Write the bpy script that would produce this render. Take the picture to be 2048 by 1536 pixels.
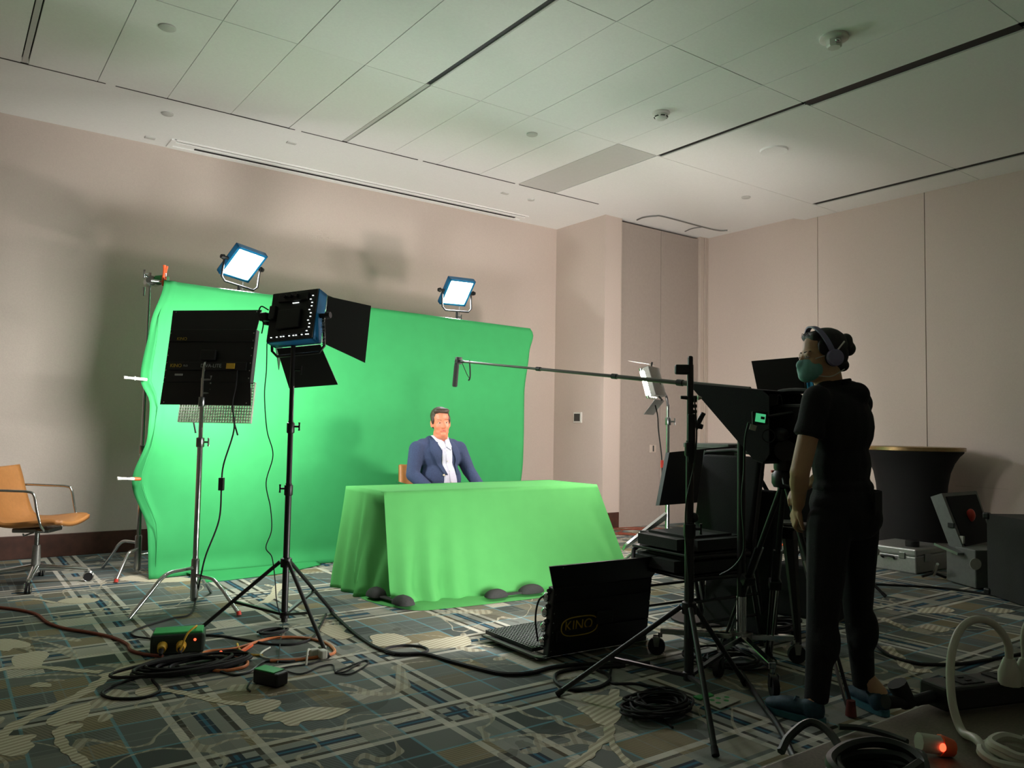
import bpy, bmesh, math, random
from mathutils import Vector, Matrix, Euler, noise
random.seed(7)
scene = bpy.context.scene
COL = scene.collection
for o in list(bpy.data.objects):
    bpy.data.objects.remove(o)

# ---------------------------------------------------------------- camera
cam_d = bpy.data.cameras.new('camera')
cam_d.sensor_width = 36.0
cam_d.lens = 1575.4 / 2048 * 36.0
cam_d.clip_start = 0.02
cam = bpy.data.objects.new('camera', cam_d)
COL.objects.link(cam)
cam.matrix_world = Matrix(((0.807862, -0.047548, -0.587451, 0.000000), (-0.589108, -0.035315, -0.807282, 0.000000), (0.017639, 0.998244, -0.056540, 1.200000), (0.000000, 0.000000, 0.000000, 1.000000)))
scene.camera = cam

# ---------------------------------------------------------------- world, exposure
w = bpy.data.worlds.new('world'); scene.world = w
w.use_nodes = True
w.node_tree.nodes['Background'].inputs[0].default_value = (0.5, 0.55, 0.5, 1)
w.node_tree.nodes['Background'].inputs[1].default_value = 0.0
vs = scene.view_settings
vs.view_transform = 'Standard'; vs.look = 'None'; vs.gamma = 1.0; vs.use_curve_mapping = False
vs.exposure = 0.22
scene.cycles.max_bounces = 8
scene.cycles.diffuse_bounces = 5
scene.cycles.sample_clamp_indirect = 6.0
LIGHT = dict(kino=62.0, led=60.0, floor=34.0, tube=560.0, back=150.0, far=200.0)

# ---------------------------------------------------------------- colour and materials
def lin(c):
    return tuple((v / 255 / 12.92) if v / 255 <= .04045 else ((v / 255 + .055) / 1.055) ** 2.4 for v in c) + (1,)
MATS = {}
def mat(name, rgb, rough=.6, metal=0., var=.08, scale=30., bump=0., spec=.5, sheen=0., emit=None, es=0., trans=0.):
    if name in MATS: return MATS[name]
    m = bpy.data.materials.new(name); m.use_nodes = True
    nt = m.node_tree; b = nt.nodes['Principled BSDF']
    b.inputs['Roughness'].default_value = rough
    b.inputs['Metallic'].default_value = metal
    b.inputs['Specular IOR Level'].default_value = spec
    if sheen: b.inputs['Sheen Weight'].default_value = sheen
    if trans: b.inputs['Transmission Weight'].default_value = trans
    c = lin(rgb)
    tc = nt.nodes.new('ShaderNodeTexCoord')
    nz = nt.nodes.new('ShaderNodeTexNoise'); nz.inputs['Scale'].default_value = scale; nz.inputs['Detail'].default_value = 3
    nt.links.new(tc.outputs['Object'], nz.inputs['Vector'])
    rp = nt.nodes.new('ShaderNodeValToRGB')
    rp.color_ramp.elements[0].position = .3; rp.color_ramp.elements[1].position = .7
    rp.color_ramp.elements[0].color = tuple(v * (1 - var) for v in c[:3]) + (1,)
    rp.color_ramp.elements[1].color = tuple(min(1, v * (1 + var)) for v in c[:3]) + (1,)
    nt.links.new(nz.outputs['Fac'], rp.inputs['Fac'])
    nt.links.new(rp.outputs['Color'], b.inputs['Base Color'])
    if bump:
        bp = nt.nodes.new('ShaderNodeBump'); bp.inputs['Strength'].default_value = bump; bp.inputs['Distance'].default_value = .004
        nt.links.new(nz.outputs['Fac'], bp.inputs['Height']); nt.links.new(bp.outputs['Normal'], b.inputs['Normal'])
    if emit:
        b.inputs['Emission Color'].default_value = lin(emit); b.inputs['Emission Strength'].default_value = es
    MATS[name] = m
    return m

mat('wall', (206, 193, 183), .75, var=.03, scale=90, bump=.15)
mat('wall_trim', (196, 184, 172), .6, var=.02)
mat('ceiling', (246, 247, 245), .8, var=.02, scale=60)
mat('ceiling_metal', (205, 206, 202), .5, var=.02)
mat('slot_black', (8, 9, 9), .6)
mat('baseboard', (74, 44, 34), .45, var=.25, scale=14)
mat('door', (168, 158, 149), .5, var=.03)
mat('chrome', (205, 208, 208), .16, 1., var=.02)
mat('speaker_grille', (176, 184, 178), .7, var=.15, scale=500)
mat('pole_metal', (86, 84, 80), .35, .7, var=.05)
mat('dark_red', (96, 30, 24), .6)
mat('steel', (150, 153, 152), .28, 1., var=.05)
mat('nickel', (196, 190, 180), .35, .9, var=.04)
mat('black_metal', (10, 11, 11), .42, .0, var=.2)
mat('black_paint', (8, 9, 9), .5, var=.2)
mat('black_plastic', (9, 10, 10), .5, var=.2)
mat('black_fabric', (7, 8, 8), .9, var=.25, scale=160, bump=.3)
mat('charcoal_fabric', (38, 40, 38), .9, var=.2, scale=160, bump=.3)
mat('rubber', (14, 14, 15), .75, var=.2)
mat('cable_green', (26, 36, 32), .5, var=.2)
mat('blue_frame', (20, 104, 150), .35, .3, var=.05)
mat('orange', (226, 96, 50), .5)
mat('red', (196, 58, 44), .5)
mat('brown_cable', (132, 62, 40), .6)
mat('orange_cable', (206, 120, 66), .55)
mat('white_plastic', (222, 222, 216), .45, var=.02)
mat('white_cable', (188, 190, 176), .5, var=.04)
mat('yellow', (214, 170, 52), .5)
mat('gold_print', (178, 146, 44), .5)
mat('silver_print', (150, 154, 150), .5)
mat('green_case', (46, 150, 76), .5, var=.1)
mat('dark_green_case', (26, 42, 32), .5)
mat('screen_green', (52, 146, 84), .8, var=.03, scale=8, spec=.2, sheen=.0)
mat('cloth_green', (74, 148, 79), .85, var=.03, scale=8, spec=.2)
mat('tan_leather', (164, 112, 60), .5, var=.06, scale=40, bump=.1)
mat('alu', (150, 152, 148), .38, .6, var=.08, scale=60)
mat('brass', (150, 128, 88), .3, .8, var=.1)
mat('brown_table', (104, 96, 82), .55, var=.2, scale=200)
mat('skin', (206, 122, 92), .5, var=.04)
mat('skin_woman', (176, 140, 106), .55, var=.05)  # skin tone of the woman
mat('hair_brown', (58, 44, 34), .6, var=.35, scale=60, bump=.5)
mat('hair_dark', (24, 20, 18), .6, var=.35, scale=60, bump=.5)
mat('suit', (46, 60, 92), .85, var=.12, scale=90, bump=.2)
mat('shirt', (206, 208, 226), .8, var=.05, scale=70)
mat('button', (206, 196, 170), .4)
mat('eye_white', (190, 165, 150), .3)
mat('iris', (50, 40, 34), .3)
mat('lip', (190, 100, 84), .5)
mat('brow', (120, 76, 56), .6)
mat('mouth_dark', (120, 50, 42), .6)
mat('mask', (110, 168, 160), .7, var=.06, scale=80)
mat('lavender', (120, 116, 148), .5)
mat('teal_shoe', (20, 56, 70), .7, var=.2, scale=120)
mat('teal_sole', (44, 98, 108), .6)
mat('paper', (176, 178, 166), .8)
mat('screen_dark', (56, 58, 56), .25)
mat('grey_shelf', (92, 96, 92), .5)
mat('louver', (206, 208, 200), .3, .5)
mat('led_white', (255, 255, 255), .5, emit=(226, 240, 255), es=9.)
mat('tube_white', (255, 255, 255), .5, emit=(255, 240, 236), es=9.)
mat('led_red', (255, 90, 60), .5, emit=(255, 80, 50), es=2.5)
mat('vent_glint', (235, 240, 240), .5, emit=(235, 245, 240), es=1.4)
mat('screen_glow', (70, 200, 130), .5, emit=(90, 220, 150), es=.5)

# ---------------------------------------------------------------- mesh builder (world coordinates)
class MB:
    def __init__(s, M=None):
        s.v = []; s.f = []; s.M = M or Matrix.Identity(4)
    def add(s, vs, fs):
        n = len(s.v)
        s.v += [s.M @ Vector(p) for p in vs]
        s.f += [tuple(i + n for i in f) for f in fs]
        return s
    def box(s, c, d, R=None, bev=0.):
        bm = bmesh.new(); bmesh.ops.create_cube(bm, size=1)
        for v in bm.verts: v.co = Vector((v.co.x * d[0], v.co.y * d[1], v.co.z * d[2]))
        if bev: bmesh.ops.bevel(bm, geom=list(bm.edges), offset=bev, segments=2, affect='EDGES', profile=.5)
        T = Matrix.Translation(c) @ (R.to_4x4() if R is not None else Matrix.Identity(4))
        s.bm(bm, T); return s
    def bm(s, bm, T=None):
        T = T or Matrix.Identity(4)
        bm.verts.ensure_lookup_table(); bm.verts.index_update()
        s.add([T @ v.co for v in bm.verts], [tuple(v.index for v in f.verts) for f in bm.faces]); bm.free(); return s
    def cyl(s, a, b, r0, r1=None, n=12, caps=True):
        return s.tube([a, b], [r0, r0 if r1 is None else r1], n, caps)
    def tube(s, pts, r, n=8, caps=True, closed=False):
        pts = [Vector(p) for p in pts]; k = len(pts)
        if not isinstance(r, (list, tuple)): r = [r] * k
        vs = []; fs = []
        up = None
        for i, p in enumerate(pts):
            if closed: t = pts[(i + 1) % k] - pts[i - 1]
            else: t = pts[min(i + 1, k - 1)] - pts[max(i - 1, 0)]
            if t.length < 1e-9: t = Vector((0, 0, 1))
            t.normalize()
            if up is None:
                up = Vector((0, 0, 1)) if abs(t.z) < .9 else Vector((1, 0, 0))
            x = up - t * up.dot(t)
            if x.length < 1e-6: x = t.orthogonal()
            x.normalize(); up = x; y = t.cross(x)
            for j in range(n):
                a = 2 * math.pi * j / n
                vs.append(p + (x * math.cos(a) + y * math.sin(a)) * r[i])
        m = k if closed else k - 1
        for i in range(m):
            for j in range(n):
                a, b = i * n + j, i * n + (j + 1) % n
                c, d = ((i + 1) % k) * n + (j + 1) % n, ((i + 1) % k) * n + j
                fs.append((a, b, c, d))
        if caps and not closed:
            fs.append(tuple(reversed(range(n)))); fs.append(tuple((k - 1) * n + j for j in range(n)))
        return s.add(vs, fs)
    def lathe(s, prof, c=(0, 0, 0), n=24, R=None):
        vs = []; fs = []; k = len(prof); c = Vector(c)
        for (r, z) in prof:
            for j in range(n):
                a = 2 * math.pi * j / n
                q = Vector((r * math.cos(a), r * math.sin(a), z))
                vs.append(c + (R @ q if R is not None else q))
        for i in range(k - 1):
            for j in range(n):
                fs.append((i * n + j, i * n + (j + 1) % n, (i + 1) * n + (j + 1) % n, (i + 1) * n + j))
        if prof[0][0] > 1e-6: fs.append(tuple(reversed(range(n))))
        if prof[-1][0] > 1e-6: fs.append(tuple((k - 1) * n + j for j in range(n)))
        return s.add(vs, fs)
    def ell(s, c, r, R=None, u=16, v=10):
        bm = bmesh.new(); bmesh.ops.create_uvsphere(bm, u_segments=u, v_segments=v, radius=1)
        T = Matrix.Translation(c) @ (R.to_4x4() if R is not None else Matrix.Identity(4)) @ Matrix.Diagonal((r[0], r[1], r[2], 1))
        return s.bm(bm, T)
    def cap(s, a, b, r0, r1, n=12):
        """tapered capsule"""
        a = Vector(a); b = Vector(b); d = b - a; L = max(d.length, 1e-6); d /= L
        pts = []; rr = []
        for i in range(5):
            t = math.pi / 2 * i / 4
            pts.append(a - d * r0 * math.cos(t)); rr.append(max(r0 * math.sin(t), 1e-4))
        for i in range(5):
            t = math.pi / 2 * i / 4
            pts.append(b + d * r1 * math.sin(t)); rr.append(max(r1 * math.cos(t), 1e-4))
        return s.tube(pts, rr, n)
    def grid(s, fn, nu, nv, closed=False):
        vs = [fn(i / nu, j / nv) for i in range(nu + (0 if closed else 1)) for j in range(nv + 1)]
        fs = []; m = nv + 1
        for i in range(nu):
            for j in range(nv):
                i2 = (i + 1) % nu if closed else i + 1
                fs.append((i * m + j, i2 * m + j, i2 * m + j + 1, i * m + j + 1))
        return s.add(vs, fs)
    def prism(s, poly, a, b):
        """poly of (x,y) extruded between heights a and b (local z)"""
        n = len(poly)
        vs = [(p[0], p[1], a) for p in poly] + [(p[0], p[1], b) for p in poly]
        fs = [tuple(reversed(range(n))), tuple(range(n, 2 * n))] + [(i, (i + 1) % n, n + (i + 1) % n, n + i) for i in range(n)]
        return s.add(vs, fs)
    def slab(s, quad, th):
        """quad/polygon in 3d, given thickness along its normal"""
        q = [Vector(p) for p in quad]; nrm = (q[1] - q[0]).cross(q[2] - q[0]).normalized() * th
        n = len(q)
        vs = [p + nrm * .5 for p in q] + [p - nrm * .5 for p in q]
        return s.add(vs, [tuple(range(n)), tuple(reversed(range(n, 2 * n)))] + [((i + 1) % n, i, n + i, n + (i + 1) % n) for i in range(n)])
    def build(s, name, m, parent=None, smooth=False, origin=None):
        me = bpy.data.meshes.new(name)
        if parent is not None: off = wloc(parent)
        else: off = Vector(origin) if origin is not None else Vector((0, 0, 0))
        me.from_pydata([tuple(p - off) for p in s.v], [], s.f)
        me.update()
        bm = bmesh.new(); bm.from_mesh(me); bmesh.ops.recalc_face_normals(bm, faces=bm.faces); bm.to_mesh(me); bm.free()
        if smooth:
            for p in me.polygons: p.use_smooth = True
            try: me.set_sharp_from_angle(angle=math.radians(45))
            except Exception: pass
        me.materials.append(MATS[m] if isinstance(m, str) else m)
        o = bpy.data.objects.new(name, me); COL.objects.link(o)
        if parent is not None: o.parent = parent
        else: o.location = off
        return o
def wloc(o):
    v = Vector(o.location)
    while o.parent: o = o.parent; v += Vector(o.location)
    return v
def tag(o, label, cat, group=None):
    o['label'] = label; o['category'] = cat
    if group: o['group'] = group
    return o
def thing(name, label, cat, loc=(0, 0, 0), group=None):
    o = bpy.data.objects.new(name, None); o.empty_display_size = .1
    COL.objects.link(o); o.location = loc
    return tag(o, label, cat, group)
def struct(o):
    o['kind'] = 'structure'; return o
def spline(pts, n=8, closed=False):
    """Catmull-Rom through points"""
    P = [Vector(p) for p in pts]; out = []; k = len(P)
    for i in range(k if closed else k - 1):
        p1, p2 = P[i], P[(i + 1) % k]
        p0 = P[i - 1] if (closed or i > 0) else p1 * 2 - p2
        p3 = P[(i + 2) % k] if (closed or i + 2 < k) else p2 * 2 - p1
        for j in range(n):
            t = j / n
            out.append(.5 * ((2 * p1) + (p2 - p0) * t + (2 * p0 - 5 * p1 + 4 * p2 - p3) * t * t + (3 * p1 - p0 - 3 * p2 + p3) * t ** 3))
    if not closed: out.append(P[-1])
    return out
def frame(fwd, up=(0, 0, 1)):
    """rotation whose local +y is fwd, +z near up, +x = right of fwd"""
    f = Vector(fwd).normalized(); x = f.cross(Vector(up)).normalized(); z = x.cross(f)
    return Matrix((x, f, z)).transposed()
def TR(loc, R): return Matrix.Translation(loc) @ R.to_4x4()
def roll(R, a): return R @ Matrix.Rotation(a, 3, 'Y')
def area(name, loc, direction, sx, sy, power, color, parent, spread=180, up=(0, 0, 1)):
    d = bpy.data.lights.new(name, 'AREA'); d.shape = 'RECTANGLE'; d.size = sx; d.size_y = sy; d.energy = power; d.color = color
    d.spread = math.radians(spread)
    o = bpy.data.objects.new(name, d); COL.objects.link(o)
    R = frame(direction, up)          # light shines along local -z
    L = Matrix((R.col[0], R.col[2], -R.col[1])).transposed()
    o.parent = parent; o.matrix_local = TR(Vector(loc) - wloc(parent), L)
    return o
def text(body, size, M, mname, parent, depth=.0006, name='lettering'):
    c = bpy.data.curves.new(name, 'FONT'); c.body = body; c.size = size; c.extrude = depth; c.align_x = 'CENTER'; c.align_y = 'CENTER'
    t = bpy.data.objects.new('tmp', c); COL.objects.link(t)
    dg = bpy.context.evaluated_depsgraph_get()
    me = bpy.data.meshes.new_from_object(t.evaluated_get(dg)); bpy.data.objects.remove(t)
    me.transform(Matrix.Translation(-wloc(parent)) @ M); me.materials.clear(); me.materials.append(MATS[mname])
    o = bpy.data.objects.new(name, me); COL.objects.link(o); o.parent = parent
    return o
def organic(name, mb, voxel, m, parent, it=3, fac=.5):
    """one continuous skin over overlapping volumes: voxel union, then smoothing"""
    me = bpy.data.meshes.new(name); me.from_pydata([tuple(p) for p in mb.v], [], mb.f); me.update()
    bm = bmesh.new(); bm.from_mesh(me); bmesh.ops.recalc_face_normals(bm, faces=bm.faces); bm.to_mesh(me); bm.free()
    t = bpy.data.objects.new('tmp', me); COL.objects.link(t)
    r = t.modifiers.new('r', 'REMESH'); r.mode = 'VOXEL'; r.voxel_size = voxel
    sm = t.modifiers.new('s', 'SMOOTH'); sm.iterations = it; sm.factor = fac
    dg = bpy.context.evaluated_depsgraph_get()
    out = bpy.data.meshes.new_from_object(t.evaluated_get(dg)); bpy.data.objects.remove(t)
    out.name = name
    out.transform(Matrix.Translation(-wloc(parent)))
    for p in out.polygons: p.use_smooth = True
    out.materials.clear(); out.materials.append(MATS[m])
    o = bpy.data.objects.new(name, out); COL.objects.link(o); o.parent = parent
    return o
def cable(name, label, pts, r, m, n=6, res=7, group=None, cat='cable', closed=False):
    o = MB().tube(spline(pts, res, closed), r, n, closed=closed).build(name, m, smooth=True, origin=pts[0])
    return tag(o, label, cat, group)
def G(pts, z=.006):
    """floor points given as x, y pairs, lifted by a cable radius"""
    return [(p[0], p[1], z if len(p) < 3 or p[2] == 0 else p[2]) for p in pts]

# ================================================================ SETTING
XL, XR, YB, YR = -3.5, 8.45, 8.05, -3.2
ZM, ZS = 3.81, 3.86
XC, YD = 6.55, 7.10

def carpet_material():
    m = bpy.data.materials.new('plaid_carpet'); m.use_nodes = True
    nt = m.node_tree; N = nt.nodes; L = nt.links; b = N['Principled BSDF']
    b.inputs['Roughness'].default_value = .95; b.inputs['Specular IOR Level'].default_value = .15
    geo = N.new('ShaderNodeNewGeometry'); sep = N.new('ShaderNodeSeparateXYZ'); L.new(geo.outputs['Position'], sep.inputs[0])
    def M(op, a, b_=None, c=None):
        n = N.new('ShaderNodeMath'); n.operation = op
        for i, v in enumerate((a, b_, c)):
            if v is None: continue
            if isinstance(v, (int, float)): n.inputs[i].default_value = v
            else: L.new(v, n.inputs[i])
        return n.outputs[0]
    def mix(f, a, b_, mode='MIX'):
        n = N.new('ShaderNodeMix'); n.data_type = 'RGBA'; n.blend_type = mode
        if isinstance(f, (int, float)): n.inputs[0].default_value = f
        else: L.new(f, n.inputs[0])
        for i, v in ((6, a), (7, b_)):
            if isinstance(v, tuple): n.inputs[i].default_value = v
            else: L.new(v, n.inputs[i])
        return n.outputs[2]
    def noise_(scale, detail=2, vec=None, dist=0.):
        n = N.new('ShaderNodeTexNoise'); n.inputs['Scale'].default_value = scale; n.inputs['Detail'].default_value = detail
        n.inputs['Distortion'].default_value = dist
        L.new(vec or geo.outputs['Position'], n.inputs['Vector']); return n.outputs['Fac']
    def white(x, y, s=0.):
        c = N.new('ShaderNodeCombineXYZ'); L.new(x, c.inputs[0]); L.new(y, c.inputs[1]); c.inputs[2].default_value = s
        n = N.new('ShaderNodeTexWhiteNoise'); n.noise_dimensions = '3D'; L.new(c.outputs[0], n.inputs['Vector']); return n.outputs['Value']
    X, Y = sep.outputs[0], sep.outputs[1]
    px = M('DIVIDE', M('SUBTRACT', X, .93), .915); py = M('DIVIDE', M('SUBTRACT', Y, 2.87), .905)
    def fold(p): return M('ABSOLUTE', M('SUBTRACT', M('FRACT', M('ADD', p, .5)), .5))     # 0 .. .5
    fu, fv = fold(px), fold(py)
    def over(base, f, lo, hi, col, amt):
        k = M('MULTIPLY', M('GREATER_THAN', f, lo), M('LESS_THAN', f, hi)); return mix(M('MULTIPLY', k, amt), base, lin(col))
    def ramp(fac, st):
        r = N.new('ShaderNodeValToRGB'); cr = r.color_ramp; cr.interpolation = 'CONSTANT'
        while len(cr.elements) > 1: cr.elements.remove(cr.elements[-1])
        cr.elements[0].position = st[0][0]; cr.elements[0].color = lin(st[0][1])
        for p, c in st[1:]:
            e = cr.elements.new(p); e.color = lin(c)
        L.new(fac, r.inputs[0]); return r.outputs[0]
    def band(p):
        """which woven block along one axis: steps at the stripes of the plaid"""
        f = M('FRACT', M('ADD', p, .5)); k = M('MULTIPLY', M('FLOOR', M('ADD', p, .5)), 9.)
        for q in (.17, .358, .42, .58, .642, .83): k = M('ADD', k, M('GREATER_THAN', f, q))
        return k
    bx, by = band(px), band(py)
    rnd = white(bx, by, 1.3)
    base = ramp(rnd, [(0, (66, 71, 69)), (.16, (84, 90, 87)), (.34, (98, 102, 97)), (.52, (110, 106, 92)), (.66, (128, 117, 92)), (.80, (92, 98, 96)), (.90, (180, 175, 160))])
    # fine twill of the weave
    tw = M('FRACT', M('MULTIPLY', M('ADD', X, M('MULTIPLY', Y, .4)), 62.)); twm = M('GREATER_THAN', tw, .5)
    base = mix(M('MULTIPLY', M('MULTIPLY', twm, M('GREATER_THAN', rnd, .45)), .38), base, lin((52, 52, 46)))
    # pale field along the centre of each stripe group, then cream, brown, navy and teal yarns
    on_u = M('GREATER_THAN', white(M('FLOOR', M('ADD', px, .5)), by, 3.), .30); on_v = M('GREATER_THAN', white(bx, M('FLOOR', M('ADD', py, .5)), 4.), .30)
    for f in (fu, fv): base = over(base, f, .026, .080, (146, 147, 138), .55)
    for f, on in ((fu, on_u), (fv, on_v)):
        base = over(base, f, .106, .142, (190, 186, 172), .66)
        base = over(base, f, .082, .104, (48, 43, 35), M('MULTIPLY', on, .82))
        base = over(base, f, .0, .0265, (140, 142, 134), .5)
        base = over(base, f, .0, .0265, (15, 31, 46), M('MULTIPLY', on, .92)); base = over(base, f, .0, .008, (44, 92, 114), M('MULTIPLY', on, .8))
        base = over(base, f, .324, .338, (88, 140, 152), .62)
        base = over(base, f, .455, .463, (120, 126, 122), .4)
    # camouflage-like blotches of dark and pale yarn
    n1 = noise_(2.3, 3, dist=.6); k1 = M('MULTIPLY', M('GREATER_THAN', n1, .615), .42)
    base = mix(k1, base, lin((54, 55, 46)))
    vo = N.new('ShaderNodeVectorMath'); vo.operation = 'ADD'; vo.inputs[1].default_value = (13.1, 4.7, 2.2); L.new(geo.outputs['Position'], vo.inputs[0])
    n2 = noise_(1.25, 2, vo.outputs[0], .9); band_ = M('LESS_THAN', M('ABSOLUTE', M('SUBTRACT', n2, .56)), .007)
    blot = M('GREATER_THAN', n2, .70)
    hb = M('FRACT', M('MULTIPLY', M('SUBTRACT', M('MULTIPLY', Y, .5), M('MULTIPLY', X, .9)), 26.))
    pale = mix(M('GREATER_THAN', hb, .55), lin((178, 171, 150)), lin((150, 142, 122)))
    base = mix(M('MAXIMUM', M('MULTIPLY', band_, .6), M('MULTIPLY', blot, .85)), base, pale)
    fine = noise_(420, 1); base = mix(.28, base, mix(fine, (0, 0, 0, 1), (1, 1, 1, 1)), 'OVERLAY')
    gm = N.new('ShaderNodeGamma'); gm.inputs[1].default_value = .93; L.new(base, gm.inputs[0]); L.new(gm.outputs[0], b.inputs['Base Color'])
    bp = N.new('ShaderNodeBump'); bp.inputs['Strength'].default_value = .25; bp.inputs['Distance'].default_value = .003
    L.new(M('ADD', fine, M('MULTIPLY', twm, .4)), bp.inputs['Height']); L.new(bp.outputs['Normal'], b.inputs['Normal'])
    MATS['carpet'] = m
    # pale herringbone yarn of the leaf motifs
    q = bpy.data.materials.new('leaf_yarn'); q.use_nodes = True
    nt = q.node_tree; N = nt.nodes; L = nt.links; b = N['Principled BSDF']; b.inputs['Roughness'].default_value = .95; b.inputs['Specular IOR Level'].default_value = .15
    geo = N.new('ShaderNodeNewGeometry'); sep = N.new('ShaderNodeSeparateXYZ'); L.new(geo.outputs['Position'], sep.inputs[0]); X, Y = sep.outputs[0], sep.outputs[1]
    hb = M('FRACT', M('MULTIPLY', M('ADD', M('MULTIPLY', Y, .95), M('MULTIPLY', X, -.3)), 34.))
    n3 = N.new('ShaderNodeTexNoise'); n3.inputs['Scale'].default_value = 420; L.new(geo.outputs['Position'], n3.inputs['Vector'])
    c = mix(M('GREATER_THAN', hb, .5), lin((192, 186, 164)), lin((160, 152, 132)))
    c = mix(.25, c, mix(n3.outputs['Fac'], (0, 0, 0, 1), (1, 1, 1, 1)), 'OVERLAY'); L.new(c, b.inputs['Base Color'])
    MATS['leaf_yarn'] = q
carpet_material()

floor = struct(MB().box(((XL + XR) / 2, (YB + YR) / 2, -.05), (XR - XL + .4, YB - YR + .4, .1)).build('floor', 'carpet'))
ZK = [0]
def motif(poly):
    ZK[0] += 1; zt = .0012 + ZK[0] * .00003
    P = spline([(p[0], p[1], 0) for p in poly], 3, True)
    n = len(P); c = sum(P, Vector()) / n
    vs = [(p.x, p.y, zt) for p in P] + [(p.x, p.y, -.001) for p in P] + [(c.x, c.y, zt)]
    fs = [(i, (i + 1) % n, 2 * n) for i in range(n)] + [(i, n + i, n + (i + 1) % n, (i + 1) % n) for i in range(n)]
    MB().add(vs, fs).build('leaf_motif', 'leaf_yarn', floor)
def stem(pts, w):
    ZK[0] += 1; zt = .0012 + ZK[0] * .00003
    P = spline([(p[0], p[1], 0) for p in pts], 5); l = []; r_ = []
    for i, p in enumerate(P):
        t = P[min(i + 1, len(P) - 1)] - P[max(i - 1, 0)]; t.normalize(); n = Vector((-t.y, t.x, 0)) * w * (.5 + .12 * math.sin(i * 1.7))
        l.append(p + n); r_.append(p - n)
    vs = []; fs = []
    for a, b_ in zip(l, r_): vs += [(a.x, a.y, zt), (b_.x, b_.y, zt), (a.x, a.y, -.001), (b_.x, b_.y, -.001)]
    for i in range(len(P) - 1):
        k = 4 * i; fs += [(k, k + 1, k + 5, k + 4), (k + 2, k, k + 4, k + 6), (k + 1, k + 3, k + 7, k + 5)]
    MB().add(vs, fs).build('branch_motif', 'leaf_yarn', floor)
motif([(0.252, 3.639), (0.274, 3.593), (0.364, 3.549), (0.338, 3.491), (0.350, 3.440), (0.328, 3.397), (0.316, 3.365), (0.276, 3.364), (0.250, 3.394), (0.219, 3.470)])
motif([(0.405, 3.666), (0.457, 3.769), (0.540, 3.825), (0.583, 3.816), (0.569, 3.714), (0.532, 3.616), (0.487, 3.628), (0.443, 3.592)])
motif([(0.425, 3.556), (0.466, 3.601), (0.526, 3.573), (0.501, 3.521), (0.481, 3.503), (0.440, 3.484)])
motif([(0.671, 4.211), (0.778, 4.250), (0.820, 4.323), (0.856, 4.321), (0.964, 4.350), (0.934, 4.150), (0.846, 4.087), (0.731, 4.134)])
motif([(0.310, 5.155), (0.382, 5.157), (0.461, 4.999), (0.439, 4.917), (0.380, 4.937), (0.354, 4.891), (0.301, 4.981)])
motif([(0.362, 4.748), (0.427, 4.802), (0.486, 4.812), (0.525, 4.726), (0.483, 4.591), (0.455, 4.470), (0.369, 4.538)])
motif([(0.765, 3.835), (0.788, 3.902), (0.871, 3.935), (0.890, 3.890), (0.849, 3.800), (0.788, 3.789)])
motif([(0.397, 4.210), (0.435, 4.239), (0.476, 4.190), (0.466, 4.143), (0.404, 4.183)])
motif([(0.701, 6.044), (0.802, 6.124), (0.941, 5.991), (0.883, 5.911), (0.778, 5.929)])
motif([(1.169, 6.684), (1.332, 6.773), (1.399, 6.547), (1.584, 6.529), (1.650, 6.367), (1.494, 6.342), (1.280, 6.499)])
motif([(1.132, 3.457), (1.204, 3.472), (1.263, 3.410), (1.239, 3.349), (1.202, 3.317), (1.164, 3.303), (1.105, 3.323)])
motif([(1.127, 3.225), (1.178, 3.297), (1.248, 3.260), (1.345, 3.261), (1.463, 3.165), (1.459, 3.131), (1.360, 3.089), (1.258, 3.125), (1.223, 3.091), (1.185, 3.117), (1.179, 3.174)])
motif([(2.070, 4.175), (2.203, 4.142), (2.211, 3.954), (2.104, 3.922), (1.990, 3.963), (2.027, 4.070)])
motif([(2.235, 3.908), (2.387, 3.908), (2.516, 3.877), (2.480, 3.752), (2.398, 3.704), (2.216, 3.760), (2.214, 3.827)])
motif([(1.882, 4.501), (1.991, 4.506), (2.057, 4.428), (1.974, 4.337), (1.989, 4.226), (1.890, 4.183), (1.864, 4.304)])
motif([(2.381, 2.708), (2.468, 2.713), (2.554, 2.626), (2.511, 2.593), (2.417, 2.581), (2.377, 2.651)])
motif([(2.286, 2.624), (2.363, 2.616), (2.453, 2.558), (2.392, 2.458), (2.278, 2.402), (2.242, 2.451), (2.274, 2.535)])
stem([(0.223, 3.567), (0.321, 3.721), (0.446, 3.840), (0.580, 3.975), (0.659, 4.094), (0.756, 4.216), (0.827, 4.294)], .055)
stem([(0.439, 3.562), (0.432, 3.400), (0.453, 3.273), (0.485, 3.113)], .04)
stem([(0.280, 4.546), (0.380, 4.543), (0.483, 4.477), (0.605, 4.337), (0.694, 4.256)], .045)
stem([(0.860, 3.855), (0.939, 3.742), (0.997, 3.623), (1.069, 3.508), (1.172, 3.393)], .04)
stem([(0.690, 6.006), (0.575, 6.215), (0.435, 6.230)], .03)
stem([(1.827, 5.309), (1.947, 5.476), (2.151, 5.890)], .06)
stem([(2.421, 3.727), (2.480, 3.674), (2.522, 3.595)], .018)
stem([(2.603, 2.721), (2.350, 2.485), (2.190, 2.326), (2.087, 2.280), (1.984, 2.220), (1.865, 2.189)], .04)
stem([(2.204, 2.340), (2.123, 2.211), (2.062, 2.057)], .03)
stem([(5.079, 2.809), (4.975, 2.637), (4.889, 2.516)], .05)
stem([(4.425, 2.422), (4.271, 2.265), (4.108, 2.117), (4.163, 2.038)], .06)
motif([(5.543, 2.798), (5.775, 2.754), (5.719, 2.632), (5.537, 2.670), (5.468, 2.731)])
motif([(5.056, 2.553), (5.161, 2.537), (5.159, 2.409), (5.021, 2.403), (5.029, 2.506)])
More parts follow.
